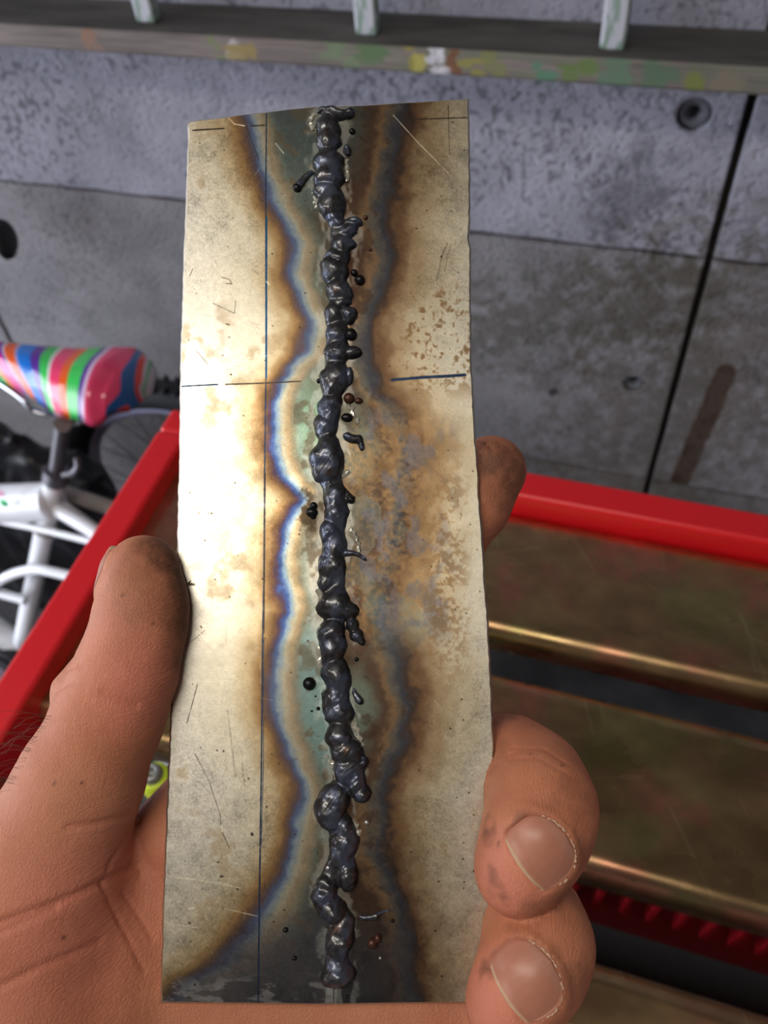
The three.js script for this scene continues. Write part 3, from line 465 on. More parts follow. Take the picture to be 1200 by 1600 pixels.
function stroke(pts, w, col, a) {                 // a drawn or scratched line, given as photograph points
  for (let s = 0; s < pts.length - 1; s++) {
    const p = PL(...pts[s]), q = PL(...pts[s + 1]), n = Math.ceil(p.distanceTo(q) / 0.00006);
    for (let t = 0; t <= n; t++) {
      const X = lerp(p.x, q.x, t / n), Y = lerp(p.y, q.y, t / n), fx = (X - PX0) / PW * TW, fy = (Y - PY0) / PH * THT, r = w * 0.000146 / PW * TW * 0.5;
      for (let j = Math.floor(fy - r - 1); j <= fy + r + 1; j++) for (let i = Math.floor(fx - r - 1); i <= fx + r + 1; i++) {
        if (i < 0 || j < 0 || i >= TW || j >= THT) continue;
        const m = clamp(r + 0.5 - Math.hypot(i - fx, j - fy), 0, 1) * a * 0.4 * (0.5 + noise(i / 7, j / 7, 2)), o = (j * TW + i) * 4;
        for (let k = 0; k < 3; k++) pxd[o + k] = lerp(pxd[o + k], col[k], m);
      }
    }
  }
}
const INK = [38, 52, 78], DARK = [62, 54, 46], PALE = [236, 228, 206];
stroke([[416, 170], [415, 300], [415, 420], [416, 560], [415, 600], [413, 740], [412, 900], [410, 1000], [408, 1200], [405, 1400], [403, 1566]], 2.4, INK, 0.8);
stroke([[416, 340], [415.5, 590]], 3.2, [28, 70, 110], 0.9);
stroke([[412, 1000], [411, 1200], [408, 1320]], 1.6, INK, 0.5); stroke([[414, 740], [412, 990]], 2.2, DARK, 0.7);
stroke([[283, 604], [340, 601]], 2.6, INK, 0.9); stroke([[352, 601], [412, 599], [470, 596]], 2.6, DARK, 0.7);
stroke([[612, 594], [660, 590], [700, 588], [727, 586]], 5, INK, 0.7); stroke([[300, 204], [350, 201]], 3, DARK, 0.8); stroke([[392, 197], [413, 196]], 3, DARK, 0.7);
stroke([[640, 187], [735, 184]], 2.4, DARK, 0.7); stroke([[700, 165], [702, 240]], 1.6, DARK, 0.4);
stroke([[614, 180], [650, 220], [705, 276]], 1.6, PALE, 0.8); stroke([[352, 180], [366, 194], [382, 197]], 1.8, PALE, 0.9); stroke([[430, 224], [443, 240]], 1.6, PALE, 0.8); stroke([[384, 196], [404, 250]], 1.4, DARK, 0.7);
stroke([[699, 380], [690, 400], [682, 440]], 2.5, DARK, 0.15); stroke([[704, 380], [694, 425]], 2, DARK, 0.12);
stroke([[345, 433], [358, 437], [362, 444], [352, 443]], 1.8, [110, 96, 78], 0.8); stroke([[306, 436], [318, 434], [322, 438]], 1.5, PALE, 0.7); stroke([[296, 432], [301, 420]], 1.5, DARK, 0.5);
stroke([[332, 474], [366, 490], [368, 470]], 1.5, DARK, 0.45); stroke([[352, 506], [358, 508]], 2.5, DARK, 0.7); stroke([[306, 548], [325, 570]], 1.4, DARK, 0.5); stroke([[386, 560], [417, 556]], 1.4, PALE, 0.6); stroke([[416, 440], [420, 445]], 2, PALE, 0.8);
stroke([[304, 1178], [326, 1220], [344, 1275], [345, 1297], [358, 1325]], 1.4, DARK, 0.5); stroke([[345, 1290], [347, 1300]], 2.5, PALE, 0.8); stroke([[308, 1070], [292, 1130]], 1.6, DARK, 0.6);
stroke([[263, 1370], [300, 1374], [350, 1382], [374, 1388]], 1.6, PALE, 0.7); stroke([[270, 1445], [310, 1450]], 1.5, PALE, 0.6); stroke([[295, 1420], [303, 1419]], 3, PALE, 0.7); stroke([[350, 1420], [402, 1432]], 1.5, PALE, 0.6); stroke([[344, 1370], [348, 1370]], 3, DARK, 0.8); stroke([[393, 1303], [394, 1305]], 4, DARK, 0.8);
stroke([[290, 1010], [320, 985]], 1.4, DARK, 0.35); stroke([[300, 978], [326, 1006]], 1.3, PALE, 0.6); stroke([[302, 984], [316, 1004]], 1.3, PALE, 0.5);
stroke([[355, 1110], [360, 1150], [368, 1215]], 3, DARK, 0.05); stroke([[378, 1192], [382, 1230]], 2, DARK, 0.1);
{ const rs = rng(21); // brushed grinding marks and random hairlines
  for (let k = 0; k < 230; k++) { const right = rs() < 0.55, x = right ? 640 + rs() * 130 : 285 + rs() * 140, y = 180 + rs() * 1370, a = right && y > 640 ? 0.75 + (rs() - 0.5) * 0.3 : rs() * 6.28, L = 8 + rs() * rs() * 60; if (x + Math.cos(a) * L > edgeR(y) - 6) continue; stroke([[x, y], [x + Math.cos(a) * L, y + Math.sin(a) * L]], 1.1, rs() < 0.5 ? [132, 120, 102] : PALE, 0.06 + rs() * 0.22); }
  for (let k = 0; k < 260; k++) { const x = 285 + rs() * 470, y = 170 + rs() * 1390; stroke([[x, y], [x + 0.8, y + 0.6]], 1 + rs() * 2.4, [70, 58, 44], 0.35 + rs() * 0.5); }
}
const plateMap = dataTexture(pxd, TW, THT), plateRough = dataTexture(rough, TW, THT, false);
const plateMat = MAT({ map: plateMap, metalness: 0.92, roughness: 1.0, roughnessMap: plateRough, bumpMap: plateRough, bumpScale: 0.00004 });
const edgeMat = MAT({ color: S(206, 196, 178), metalness: 0.9, roughness: 0.42 });
const plate = thing('welded_plate', 'two steel strips joined by a lumpy black weld bead, heat tinted blue and brown', 'metal plate');
plate.position.copy(PO); plate.quaternion.copy(PQ);
const topY = curve([[285, 189], [330, 184], [400, 175], [470, 167], [490, 165], [560, 163], [640, 158], [733, 153]]), botY = curve([[240, 1569], [520, 1572], [640, 1570], [780, 1568]]);
function strip(xa, xb, sx, label) {
  const N = 150, M = 20, fr = [], rj = rng(sx), c = 0.0005;
  const jag = Array.from({ length: N + 1 }, () => (rj() - 0.5) * 0.0002);
  for (let i = 0; i <= N; i++) { const row = []; for (let j = 0; j <= M; j++) {
    const f = i / N, guess = lerp(165, 1570, f), pa = xa(guess), pb = xb(guess), px = lerp(pa, pb, j / M), py = lerp(topY(px), botY(px), f);
    const px2 = lerp(xa(py), xb(py), j / M), p = PL(px2, py, 0); if (j === 0 && sx === 1 || j === M && sx === 2) p.x += jag[i];
    row.push(p);
  } fr.push(row); }
  const loop = []; for (let j = 0; j <= M; j++) loop.push([0, j]); for (let i = 1; i <= N; i++) loop.push([i, M]); for (let j = M - 1; j >= 0; j--) loop.push([N, j]); for (let i = N - 1; i > 0; i--) loop.push([i, 0]);
  const pos = [], uv = [], idxF = [], idxE = []; const push = (p, z) => { pos.push(p.x, p.y, z); uv.push((p.x - PX0) / PW, (p.y - PY0) / PH); };
  const inset = (i, j) => { const p = fr[i][j].clone(); if (i === 0) p.y -= c; if (i === N) p.y += c; if (j === 0 && sx === 1) p.x += c; if (j === M && sx === 2) p.x -= c; if (j === 0 && sx === 2) p.x += 0.00008; if (j === M && sx === 1) p.x -= 0.00008; return p; };
  for (let i = 0; i <= N; i++) for (let j = 0; j <= M; j++) push(inset(i, j), 0);
  const W = M + 1; for (let i = 0; i < N; i++) for (let j = 0; j < M; j++) { const a = i * W + j; idxF.push(a, a + W, a + 1, a + 1, a + W, a + W + 1); }
  const b0 = pos.length / 3; for (let i = 0; i <= N; i++) for (let j = 0; j <= M; j++) push(inset(i, j), -TH);
  for (let i = 0; i < N; i++) for (let j = 0; j < M; j++) { const a = b0 + i * W + j; idxE.push(a, a + 1, a + W, a + 1, a + W + 1, a + W); }
  const rings = [[inset, 0], [(i, j) => fr[i][j], -c], [(i, j) => fr[i][j], -TH + c], [inset, -TH]].map(([f, z]) => { const k = pos.length / 3; loop.forEach(([i, j]) => push(f(i, j), z)); return k; });
  for (let r = 0; r < 3; r++) for (let k = 0; k < loop.length; k++) { const k2 = (k + 1) % loop.length, a = rings[r] + k, b = rings[r] + k2, d = rings[r + 1] + k, e = rings[r + 1] + k2; idxE.push(a, b, d, b, e, d); }
  const g = new THREE.BufferGeometry(); g.setAttribute('position', new THREE.Float32BufferAttribute(pos, 3)); g.setAttribute('uv', new THREE.Float32BufferAttribute(uv, 2)); g.setIndex([...idxF, ...idxE]); g.addGroup(0, idxF.length, 0); g.addGroup(idxF.length, idxE.length, 1); g.computeVertexNormals();
  part('steel_strip', g, [plateMat, edgeMat], plate, label);
}
strip(edgeL, (y) => 519.7 + (y - 800) * 0.002, 1, 'steel strip with a blue scribed line and pale scratches');
strip((y) => 520.2 + (y - 800) * 0.002, edgeR, 2, 'steel strip with brown rust freckles');

// the bead: overlapping frozen drops along the seam. x, y, half width, half length in photograph pixels, height in mm
const drops = [[500, 169, 9, 6, 1.6], [524, 172, 24, 10, 2.4], [545, 170, 9, 8, 2.4], [513, 196, 20, 18, 2.8], [513, 216, 21, 18, 3.0], [540, 232, 8, 9, 2.2], [511, 250, 24, 22, 3.4], [513, 272, 26, 22, 3.6], [507, 296, 20, 16, 2.8], [518, 312, 22, 22, 3.6], [521, 335, 12, 12, 2.4], [530, 345, 14, 8, 2.2], [552, 343, 13, 9, 2.6], [545, 358, 17, 12, 2.6], [536, 378, 17, 14, 2.8], [528, 398, 20, 13, 3.0], [521, 420, 23, 20, 3.4], [528, 450, 21, 19, 3.4], [532, 472, 15, 12, 2.4], [524, 488, 18, 13, 2.6], [547, 489, 11, 12, 3.4], [524, 516, 17, 17, 2.6], [528, 546, 21, 14, 3.0], [551, 550, 12, 9, 2.6], [522, 588, 23, 25, 3.8], [545, 586, 8, 11, 2.4], [516, 626, 17, 15, 2.6], [512, 642, 18, 18, 3.2], [508, 664, 22, 22, 3.0], [511, 712, 25, 33, 4.0], [509, 735, 20, 18, 3.2], [513, 756, 8, 8, 2.0], [521, 778, 17, 20, 3.0], [524, 802, 19, 22, 3.2], [543, 777, 7, 7, 2.2], [512, 833, 15, 17, 3.4], [521, 858, 20, 24, 3.2], [518, 882, 20, 24, 3.2], [507, 906, 12, 12, 2.2], [523, 942, 26, 20, 3.8], [541, 952, 16, 14, 3.2], [514, 985, 20, 20, 3.4], [519, 1010, 21, 24, 3.0], [549, 975, 12, 8, 2.4], [557, 992, 12, 10, 2.6], [565, 1002, 8, 8, 2.0], [526, 1058, 24, 25, 3.4], [523, 1092, 22, 20, 3.2], [530, 1112, 22, 20, 3.2], [529, 1150, 23, 20, 3.6], [541, 1174, 26, 20, 3.8], [540, 1204, 20, 22, 3.4], [556, 1220, 16, 18, 3.0], [565, 1243, 13, 10, 2.6], [569, 1192, 8, 11, 2.4], [553, 1198, 16, 12, 2.6], [523, 1248, 21, 19, 3.4], [514, 1268, 22, 20, 3.4], [520, 1286, 16, 12, 2.6], [541, 1296, 17, 16, 3.0], [537, 1318, 21, 18, 3.2], [530, 1338, 17, 14, 2.6], [546, 1366, 15, 22, 2.8], [511, 1384, 17, 11, 3.0], [507, 1402, 19, 14, 3.2], [520, 1424, 22, 13, 3.4], [534, 1450, 18, 18, 2.8], [531, 1478, 21, 22, 3.4], [523, 1505, 15, 12, 2.6], [527, 1525, 22, 18, 3.6], [549, 1524, 8, 8, 2.0]];
const arms = [[484, 270, 466, 292, 0.55, 0.75], [545, 684, 560, 685, 1.0, 0.9], [560, 685, 565, 700, 0.9, 0.7], [543, 866, 571, 871, 0.7, 0.55], [553, 1076, 563, 1096, 0.35, 0.6], [562, 1436, 588, 1434, 0.45, 0.7], [588, 1434, 610, 1425, 0.7, 0.4], [513, 756, 514, 750, 0.6, 0.4], [528, 760, 545, 776, 0.5, 0.6], [566, 1003, 571, 1008, 0.7, 0.3]];
{
  const bl = drops.map(([px, py, rx, ry, h]) => { const p = PL(px, py, h * 0.00055), q = 0.000146; return { x: p.x, y: p.y, rx: rx * q * 1.10, ry: ry * q * 1.28, h: h * 0.00108 }; });
  const ar = arms.map(([a, b, c, d, r0, r1]) => { const p = PL(a, b), q = PL(c, d); return cone(p.x, p.y, r0 * 0.0006, r0 * 0.001, q.x, q.y, r1 * 0.0006, r1 * 0.001); });
  const spine = []; for (let y = 184; y < 1528; y += 14) { const p = PL(weldX(y), y); spine.push([p.x, p.y]); }
  const fn = (x0, y0, z) => {
    let d = 1; const x = x0 + (noise(x0 * 300, y0 * 300, 2.5) - 0.5) * 0.0018, y = y0 + (noise(x0 * 280 + 40, y0 * 280, 6.5) - 0.5) * 0.0022;
    for (const b of bl) { const dy = y - b.y; if (dy > 0.009 || dy < -0.009) continue; const ux = (x - b.x) / b.rx, uy = dy / b.ry, uz = (z + b.h * 0.15) / (b.h * 1.0), k = Math.sqrt(ux * ux + uy * uy + uz * uz), m = Math.min(b.rx, b.ry, b.h); d = smin(d, (k - 1) * m * 0.9, 0.00042); }
    for (const a of ar) d = smin(d, a(x, y, z), 0.0004);
    for (const s of spine) { const dy = y - s[1]; if (dy > 0.008 || dy < -0.008) continue; const dx = x - s[0], e = Math.sqrt(dx * dx + dy * dy + z * z * 3.2) - 0.0022; d = smin(d, e, 0.0009); }
    const rip = Math.sin(y * 5200 + 3 * Math.sin(x * 900) + x * x * 4e5) * 0.00003 + (noise(x * 1100, y * 1100, z * 1100) - 0.5) * 0.00022 + (noise(x * 380, y * 380, z * 380 + 9) - 0.5) * 0.00035;
    return Math.max(d + rip, -(z + 0.0006));
  };
  const p0 = PL(440, 1560), p1 = PL(625, 155), g = nets(fn, [p0.x, p0.y, -0.0009], [p1.x, p1.y, 0.0056], 0.00026);
  const P = g.attributes.position, Nn = g.attributes.normal, col = new Float32Array(P.count * 3);
  const rust = [[513, 735, 10], [522, 452, 5], [540, 1172, 8], [524, 1450, 14], [509, 207, 5]];
  for (let i = 0; i < P.count; i++) {
    const x = P.getX(i), y = P.getY(i), z = P.getZ(i), [px, py] = toPx(x, y, z), n = fbm(px / 18, py / 18, 3, 3), n2 = noise(px / 5, py / 5, 8);
    let c = [60 + 26 * (n2 - 0.5), 60 + 26 * (n2 - 0.5), 63 + 26 * (n2 - 0.5)]; const b = sstep(0.48, 0.66, n); c = [lerp(c[0], 80, b), lerp(c[1], 86, b), lerp(c[2], 104, b)];
    for (const [sx, sy, r] of rust) { const d = Math.hypot(px - sx, py - sy); if (d < r) { const m = 0.6 * (1 - d / r) * sstep(0.3, 0.6, n2); c = [lerp(c[0], 120, m), lerp(c[1], 66, m), lerp(c[2], 36, m)]; } }
    col[3 * i] = s2l(c[0]); col[3 * i + 1] = s2l(c[1]); col[3 * i + 2] = s2l(c[2]);
  }
  g.setAttribute('color', new THREE.BufferAttribute(col, 3));
  part('weld_bead', g, MAT({ vertexColors: true, metalness: 0.7, roughness: 0.42, clearcoat: 0.6, clearcoatRoughness: 0.16 }), plate, 'dark lumpy weld bead of overlapping drops');
  const spat = MAT({ color: S(36, 36, 39), metalness: 0.7, roughness: 0.35 }), slag = MAT({ color: S(74, 44, 32), metalness: 0.4, roughness: 0.4 }), bright = MAT({ color: S(190, 190, 186), metalness: 0.8, roughness: 0.3 });
  const ball = new THREE.SphereGeometry(1, 18, 14);
  for (const [px, py, r, m, sx] of [[550, 205, 5.5, 0, 1], [464, 293, 7.5, 0, 1], [553, 426, 6, 0, 1], [562, 437, 8.5, 0, 1], [548, 522, 10, 0, 1], [556, 550, 6, 0, 1], [545, 622, 9, 1, 1], [560, 626, 5, 1, 1.4], [542, 652, 7, 0, 1.4], [483, 1068, 10, 0, 1], [497, 1107, 3, 0, 1], [487, 1111, 1.8, 0, 1], [493, 1088, 1.6, 0, 1], [563, 1096, 5, 0, 1], [446, 1453, 4, 0, 1], [460, 1497, 3.6, 0, 1], [613, 1439, 3, 0, 1], [590, 1466, 7, 1, 0.8], [582, 1474, 8, 1, 1], [573, 1285, 4, 2, 1], [514, 1356, 5.5, 2, 1], [487, 800, 8, 0, 1.2], [490, 790, 6, 0, 1], [541, 1557, 2.5, 0, 1], [498, 595, 4, 0, 1], [571, 340, 4, 1, 1], [578, 390, 3, 1, 1], [557, 1030, 3.5, 0, 1], [489, 806, 5, 0, 1], [594, 1497, 2.2, 2, 1]]) {
    const b = part('spatter_drop', ball, m === 1 ? slag : m === 2 ? bright : spat, plate), q = r * 0.000146, p = PL(px, py, q * 0.45); b.position.copy(p); b.scale.set(q * sx, q, q * 0.85);
  }
  // pale glassy flux crusts clinging beside the bead
  const flux = MAT({ color: S(176, 174, 160), roughness: 0.25, clearcoat: 0.6, metalness: 0.3 });
  for (const pts of [[[549, 826], [556, 842], [562, 858], [556, 868]], [[541, 250], [542, 268], [540, 285]], [[492, 300], [496, 322], [508, 336]], [[545, 632], [552, 645], [560, 662]], [[503, 742], [512, 750], [530, 748], [545, 736]], [[496, 920], [502, 938], [512, 955]], [[509, 915], [512, 902], [514, 888]], [[500, 1010], [499, 1030], [503, 1042]], [[546, 1120], [556, 1140], [566, 1170]], [[510, 1180], [522, 1200], [528, 1215]], [[497, 1276], [500, 1255], [506, 1244]], [[545, 1280], [556, 1290], [560, 1305]], [[570, 1205], [566, 1225], [572, 1232]], [[492, 178], [486, 190], [490, 204]], [[547, 1440], [551, 1460], [548, 1475]]])
    part('flux_crust', (() => { const g = tube(pts.map(([a, b]) => PL(a, b, 0)), 0.0006, 40, 8), p = g.attributes.position; for (let i = 0; i < p.count; i++) { const x = p.getX(i), y = p.getY(i), k = (noise(x * 1500, y * 1500, 4) - 0.5) * 0.0009; p.setXYZ(i, x + k, y + k * 0.5, p.getZ(i) * (0.35 + 0.5 * noise(x * 1100, y * 1100, 9))); } g.computeVertexNormals(); return g; })(), flux, plate);
  part('burr', (() => { const a = PL(288, 917, 0.0004), b = PL(298, 908, 0.0022), g = rod(a, b, 0.0002, 0.0002, 6), c = rod(PL(290, 914, 0.0003), PL(300, 911, 0.0018), 0.00018, 0.00012, 6); return mergeGeometries([g, c]); })(), edgeMat, plate, 'tiny curled metal burr');
}

// ------------------------------------------------------------------ the left hand that holds the plate, built in the plate's frame
{
  const hand = thing('hand', 'bare left hand with grimy fingertips gripping the welded plate', 'hand');
  hand.position.copy(PO); hand.quaternion.copy(PQ);
  const mm = 0.001, J = (px, py, h, r) => { const p = PL(px, py, h * mm); return [p.x, p.y, p.z, r * mm]; };
  const chain = (js) => js.slice(1).map((b, i) => cone(...js[i], ...b));
  const group = (list, k) => (x, y, z) => { let d = 1; for (const f of list) d = smin(d, f(x, y, z), k); return d; };
  const thumb = group([...chain([J(224, 894, 3.0, 8.5), J(223, 945, 4.0, 9.5), J(217, 985, 4.2, 9.8), J(197, 1050, 4, 10.9), J(170, 1120, 3, 11.7), J(126, 1220, 1, 13.4), J(46, 1400, -4, 19.5)]), cone(...J(204, 900, 1, 5.4), ...J(192, 990, 1, 6.2)), cone(...J(132, 1047, 0, 3.6), ...J(112, 1078, 0, 4.6))], 3.5 * mm);
  const palm = group([cone(...J(46, 1400, -4, 19.5), ...J(20, 1740, -8, 25)), cone(...J(236, 1372, -14, 9), ...J(200, 1720, -16, 15)), cone(...J(170, 1480, -9, 10), ...J(150, 1720, -11, 16)),
    cone(...J(330, 1380, -17, 12), ...J(340, 1740, -18.5, 15.2)), cone(...J(450, 1400, -18, 12.5), ...J(450, 1740, -18.5, 15.2)), cone(...J(570, 1450, -18, 12), ...J(570, 1740, -18.0, 14.8)), cone(...J(660, 1560, -17, 11), ...J(650, 1740, -16.5, 13.5)),
    cone(...J(150, 1720, -14, 20), ...J(250, 2060, -19, 21)), cone(...J(450, 1720, -19, 15.2), ...J(390, 2060, -21, 20)), cone(...J(640, 1720, -17, 13.5), ...J(420, 2060, -21, 19)), cone(...J(250, 2060, -19, 21), ...J(120, 2800, -26, 27)), cone(...J(410, 2060, -21, 20), ...J(330, 2800, -28, 28))], 9 * mm);
  const index = group(chain([J(286, 1300, -14.5, 11.6), J(545, 1020, -14.5, 10.4), J(690, 850, -12.5, 9.8), J(735, 785, -11.8, 9.6), J(767, 736, -11.4, 8.9)]), 3 * mm);
  const middle = group([...chain([J(450, 1380, -17, 11), J(798, 1194, -12.6, 10.2), J(834, 1222, -3.2, 10.4), J(852, 1262, 5.8, 9.9), J(836, 1308, 8.6, 9.8), J(812, 1360, 9.0, 9.5)])], 6 * mm);
  const ring = group([...chain([J(560, 1440, -17.5, 11), J(798, 1410, -12.4, 9.8), J(832, 1436, -3, 9.9), J(848, 1476, 6.4, 9.4), J(828, 1520, 8.4, 9.3), J(797, 1570, 8.8, 9.2)])], 6 * mm);
  const pinky = group([...chain([J(650, 1540, -17, 10), J(790, 1610, -11, 8.8), J(836, 1655, 6, 8.2), J(800, 1730, 8, 7.8)])], 4 * mm);
  const base = (x, y, z) => {
    let d = smin(palm(x, y, z), thumb(x, y, z), 7 * mm);
    d = smin(d, index(x, y, z), 3 * mm);
    let f = Math.min(middle(x, y, z), ring(x, y, z), pinky(x, y, z));
    return smin(d, f, 4 * mm);
  };
  const lo0 = PL(-70, 2650, -0.02).y;
  // the strips press into the flesh: nothing of the hand passes through the steel
  const xl = (y) => { const p = toPx(0, y, 0); return PL(edgeL(p[1]), p[1]).x; }, xr = (y) => { const p = toPx(0, y, 0); return PL(edgeR(p[1]), p[1]).x; };
  const yTop = PL(500, 160).y, yBot = PL(500, 1572).y, lut = []; for (let i = 0; i <= 200; i++) { const y = lerp(yBot, yTop, i / 200); lut.push([xl(y), xr(y)]); }
  const steelAt = (x, y, z) => { const t = clamp((y - yBot) / (yTop - yBot) * 200, 0, 199.99), i = Math.floor(t), a = lerp(lut[i][0], lut[i + 1][0], t - i), b = lerp(lut[i][1], lut[i + 1][1], t - i); const dx = Math.max(a - x, x - b), dy = Math.max(yBot - y, y - yTop), dz = Math.abs(z + TH / 2) - TH / 2; return Math.max(dx, dy, dz) - 0.00012; };
  const cuff = lo0 + 0.006, sdf = (x, y, z) => { const d = Math.max(base(x, y, z), cuff - y); return d < 0.004 ? Math.max(d, -steelAt(x, y, z)) : d; };
  const hit = (px, py) => { const d = rp(px, py), p = EP.clone(); let t = 0.05; for (let i = 0; i < 160; i++) { p.copy(EP).addScaledVector(d, t); const s = base(p.x, p.y, p.z); if (s < 0.00002) return p; t += s * 0.8; if (t > 0.5) break; } return null; };
  const grad = (p, e = 0.0004) => V(base(p.x + e, p.y, p.z) - base(p.x - e, p.y, p.z), base(p.x, p.y + e, p.z) - base(p.x, p.y - e, p.z), base(p.x, p.y, p.z + e) - base(p.x, p.y, p.z - e)).normalize();

  const lo = PL(-70, 2650, -0.02), hi = PL(960, 655, 0.02);
  const g = nets(sdf, [lo.x - 0.03, lo.y, -0.062], [0.056, hi.y + 0.006, 0.024], 0.00066);
  // creases, each a line on the skin found by casting photograph points onto the hand
  const creases = [[[[160, 1082], [180, 1092], [215, 1103]], 0.35, 0.9], [[[105, 1293], [150, 1287], [205, 1274]], 0.35, 1.0], [[[-10, 1446], [75, 1415], [120, 1398], [165, 1376], [212, 1352]], 0.6, 1.2], [[[-10, 1462], [40, 1440], [90, 1418]], 0.4, 1.0], [[[0, 1542], [60, 1512], [105, 1494], [158, 1470]], 0.4, 1.2], [[[160, 1385], [176, 1420], [200, 1465], [226, 1520]], 0.3, 0.8], [[[172, 1348], [160, 1385]], 0.3, 0.8], [[[190, 1392], [212, 1425], [240, 1470]], 0.25, 0.7], [[[208, 1284], [190, 1320], [172, 1348]], 0.3, 0.8],
    [[[768, 1204], [790, 1180], [820, 1172]], 0.2, 0.6], [[[800, 1168], [850, 1170], [890, 1196]], 0.2, 0.7], [[[790, 1186], [840, 1184], [895, 1214]], 0.15, 0.7], [[[104, 1048], [118, 1040], [130, 1042]], 0.45, 0.45], [[[90, 1080], [104, 1070], [116, 1068]], 0.35, 0.45], [[[220, 1316], [228, 1345], [240, 1362]], 0.3, 0.7], [[[215, 1290], [218, 1330], [220, 1372]], 0.3, 0.8]];
  const lines = [];
  for (const [pts, dep, wid] of creases) { const p3 = []; for (let s = 0; s < pts.length - 1; s++) for (let t = 0; t < 1; t += 0.06) { const q = hit(lerp(pts[s][0], pts[s + 1][0], t), lerp(pts[s][1], pts[s + 1][1], t)); if (q) p3.push(q); } if (p3.length) { const bx = new THREE.Box3().setFromPoints(p3).expandByScalar(0.002); lines.push([p3, dep * mm * 1.2, wid * mm * 0.72, bx.min, bx.max]); }; }
  // grime: patches of dark grease with a grain of their own. photograph point, radius in mm, strength
  const grime = [[262, 862, 9, 0.75], [240, 838, 7, 0.55], [284, 905, 8, 0.8], [288, 965, 8, 0.7], [280, 1030, 7, 0.5], [205, 870, 7, 0.25], [228, 935, 10, 0.2], [790, 700, 10, 0.55], [765, 735, 12, 0.4], [765, 733, 1.6, 0.5], [808, 745, 7, 0.5], [765, 1284, 3.4, 0.6], [762, 1300, 3, 0.45], [766, 1380, 3, 0.5], [780, 1120, 6, 0.5], [900, 1250, 6, 0.3], [905, 1330, 6, 0.4], [880, 1400, 6, 0.4], [830, 1425, 6, 0.35], [765, 1500, 3, 0.5], [735, 1460, 4, 0.35], [900, 1520, 6, 0.4], [820, 1285, 4, 0.35], [778, 1180, 5, 0.25], [775, 1320, 1.2, 0.6]];
  const gr3 = grime.map(([a, b, r, k]) => [hit(a, b), r * mm, k]).filter(q => q[0]);
  const moles = [[192, 929, 0.35], [240, 975, 0.3], [128, 1004 + 220, 0.3], [85, 1223, 0.35], [99, 1465, 0.45], [828, 1178, 0.3], [878, 1196, 0.35], [842, 1337, 0.25], [757, 693, 0.5], [762, 700, 0.4]].map(([a, b, r]) => [hit(a, b), r * mm]).filter(q => q[0]);
  const pink = [[790, 1370, 12, 0.35], [770, 1560, 12, 0.4], [215, 1085, 13, 0.4], [150, 1400, 22, 0.25], [60, 1530, 28, 0.25], [180, 1000, 12, 0.2]].map(([a, b, r, k]) => [hit(a, b), r * mm, k]).filter(q => q[0]);
  const frame = (px, py, tx, ty, len, wid) => { const c = hit(px, py), n = grad(c, 0.003), t = hit(px + tx * 6, py + ty * 6).sub(c); t.addScaledVector(n, -t.dot(n)).normalize(); return { c, n, t, w: n.clone().cross(t).normalize(), len, wid }; };
  const nailSide = (a) => a < 0 ? Math.pow(Math.max(0, 1 - Math.pow(-a, 2.4)), 0.5) : Math.pow(Math.max(0, 1 - 0.22 * a * a - 0.16 * Math.pow(a, 8)), 0.5);
  const beds = [frame(850, 1332, -0.78, 0.62, 0.0113, 0.0140), frame(824, 1531, -0.78, 0.62, 0.0116, 0.0142)];
  { const c0 = J(196, 892, 2, 0), n = V(-0.985, 0.05, 0.10).normalize(), p = V(c0[0], c0[1], c0[2]).addScaledVector(n, 0.03); for (let k = 0; k < 80; k++) { const s = base(p.x, p.y, p.z); if (s < 0.00003) break; p.addScaledVector(n, -s * 0.9); } const t = V(0.10, 1, 0); t.addScaledVector(n, -t.dot(n)).normalize(); beds.push({ c: p, n, t, w: n.clone().cross(t).normalize(), len: 0.0112, wid: 0.0105 }); }
  const P = g.attributes.position, Nn = g.attributes.normal, col = new Float32Array(P.count * 3), uv = new Float32Array(P.count * 2), move = new Float32Array(P.count);
  for (let i = 0; i < P.count; i++) {
    const x = P.getX(i), y = P.getY(i), z = P.getZ(i), n = fbm(x * 160, y * 160, z * 160, 3), n2 = fbm(x * 900, y * 900, z * 900, 2), n3 = noise(x * 45, y * 45, z * 45);
    let c = [SKIN[0] * (0.95 + 0.10 * n), SKIN[1] * (0.92 + 0.16 * n) * (0.97 + 0.06 * n3), SKIN[2] * (0.92 + 0.16 * n) * (0.95 + 0.1 * n3)];
    for (const [q, r, k] of pink) { const d2 = (x - q.x) ** 2 + (y - q.y) ** 2 + (z - q.z) ** 2; if (d2 < r * r) { const m = k * (1 - d2 / (r * r)) * (0.6 + 0.8 * n); c = [lerp(c[0], 218, m), lerp(c[1], 128, m), lerp(c[2], 116, m)]; } }
    const wx = (fbm(x * 240, y * 240, z * 240 + 5, 3) - 0.5) * 0.011, wy = (fbm(x * 240 + 9, y * 240, z * 240, 3) - 0.5) * 0.011;
    let dirt = 0; for (const [q, r, k] of gr3) { const d2 = (x + wx - q.x) ** 2 + (y + wy - q.y) ** 2 + (z - q.z) ** 2; if (d2 < r * r) { const m = k * (1 - d2 / (r * r)) ** 1.3; dirt = dirt + m - dirt * m; } }
    dirt *= (0.6 + 0.7 * sstep(0.25, 0.75, n * 0.5 + n2 * 0.5)) * 0.8;
    let dep = (n2 - 0.5) * 0.00009;
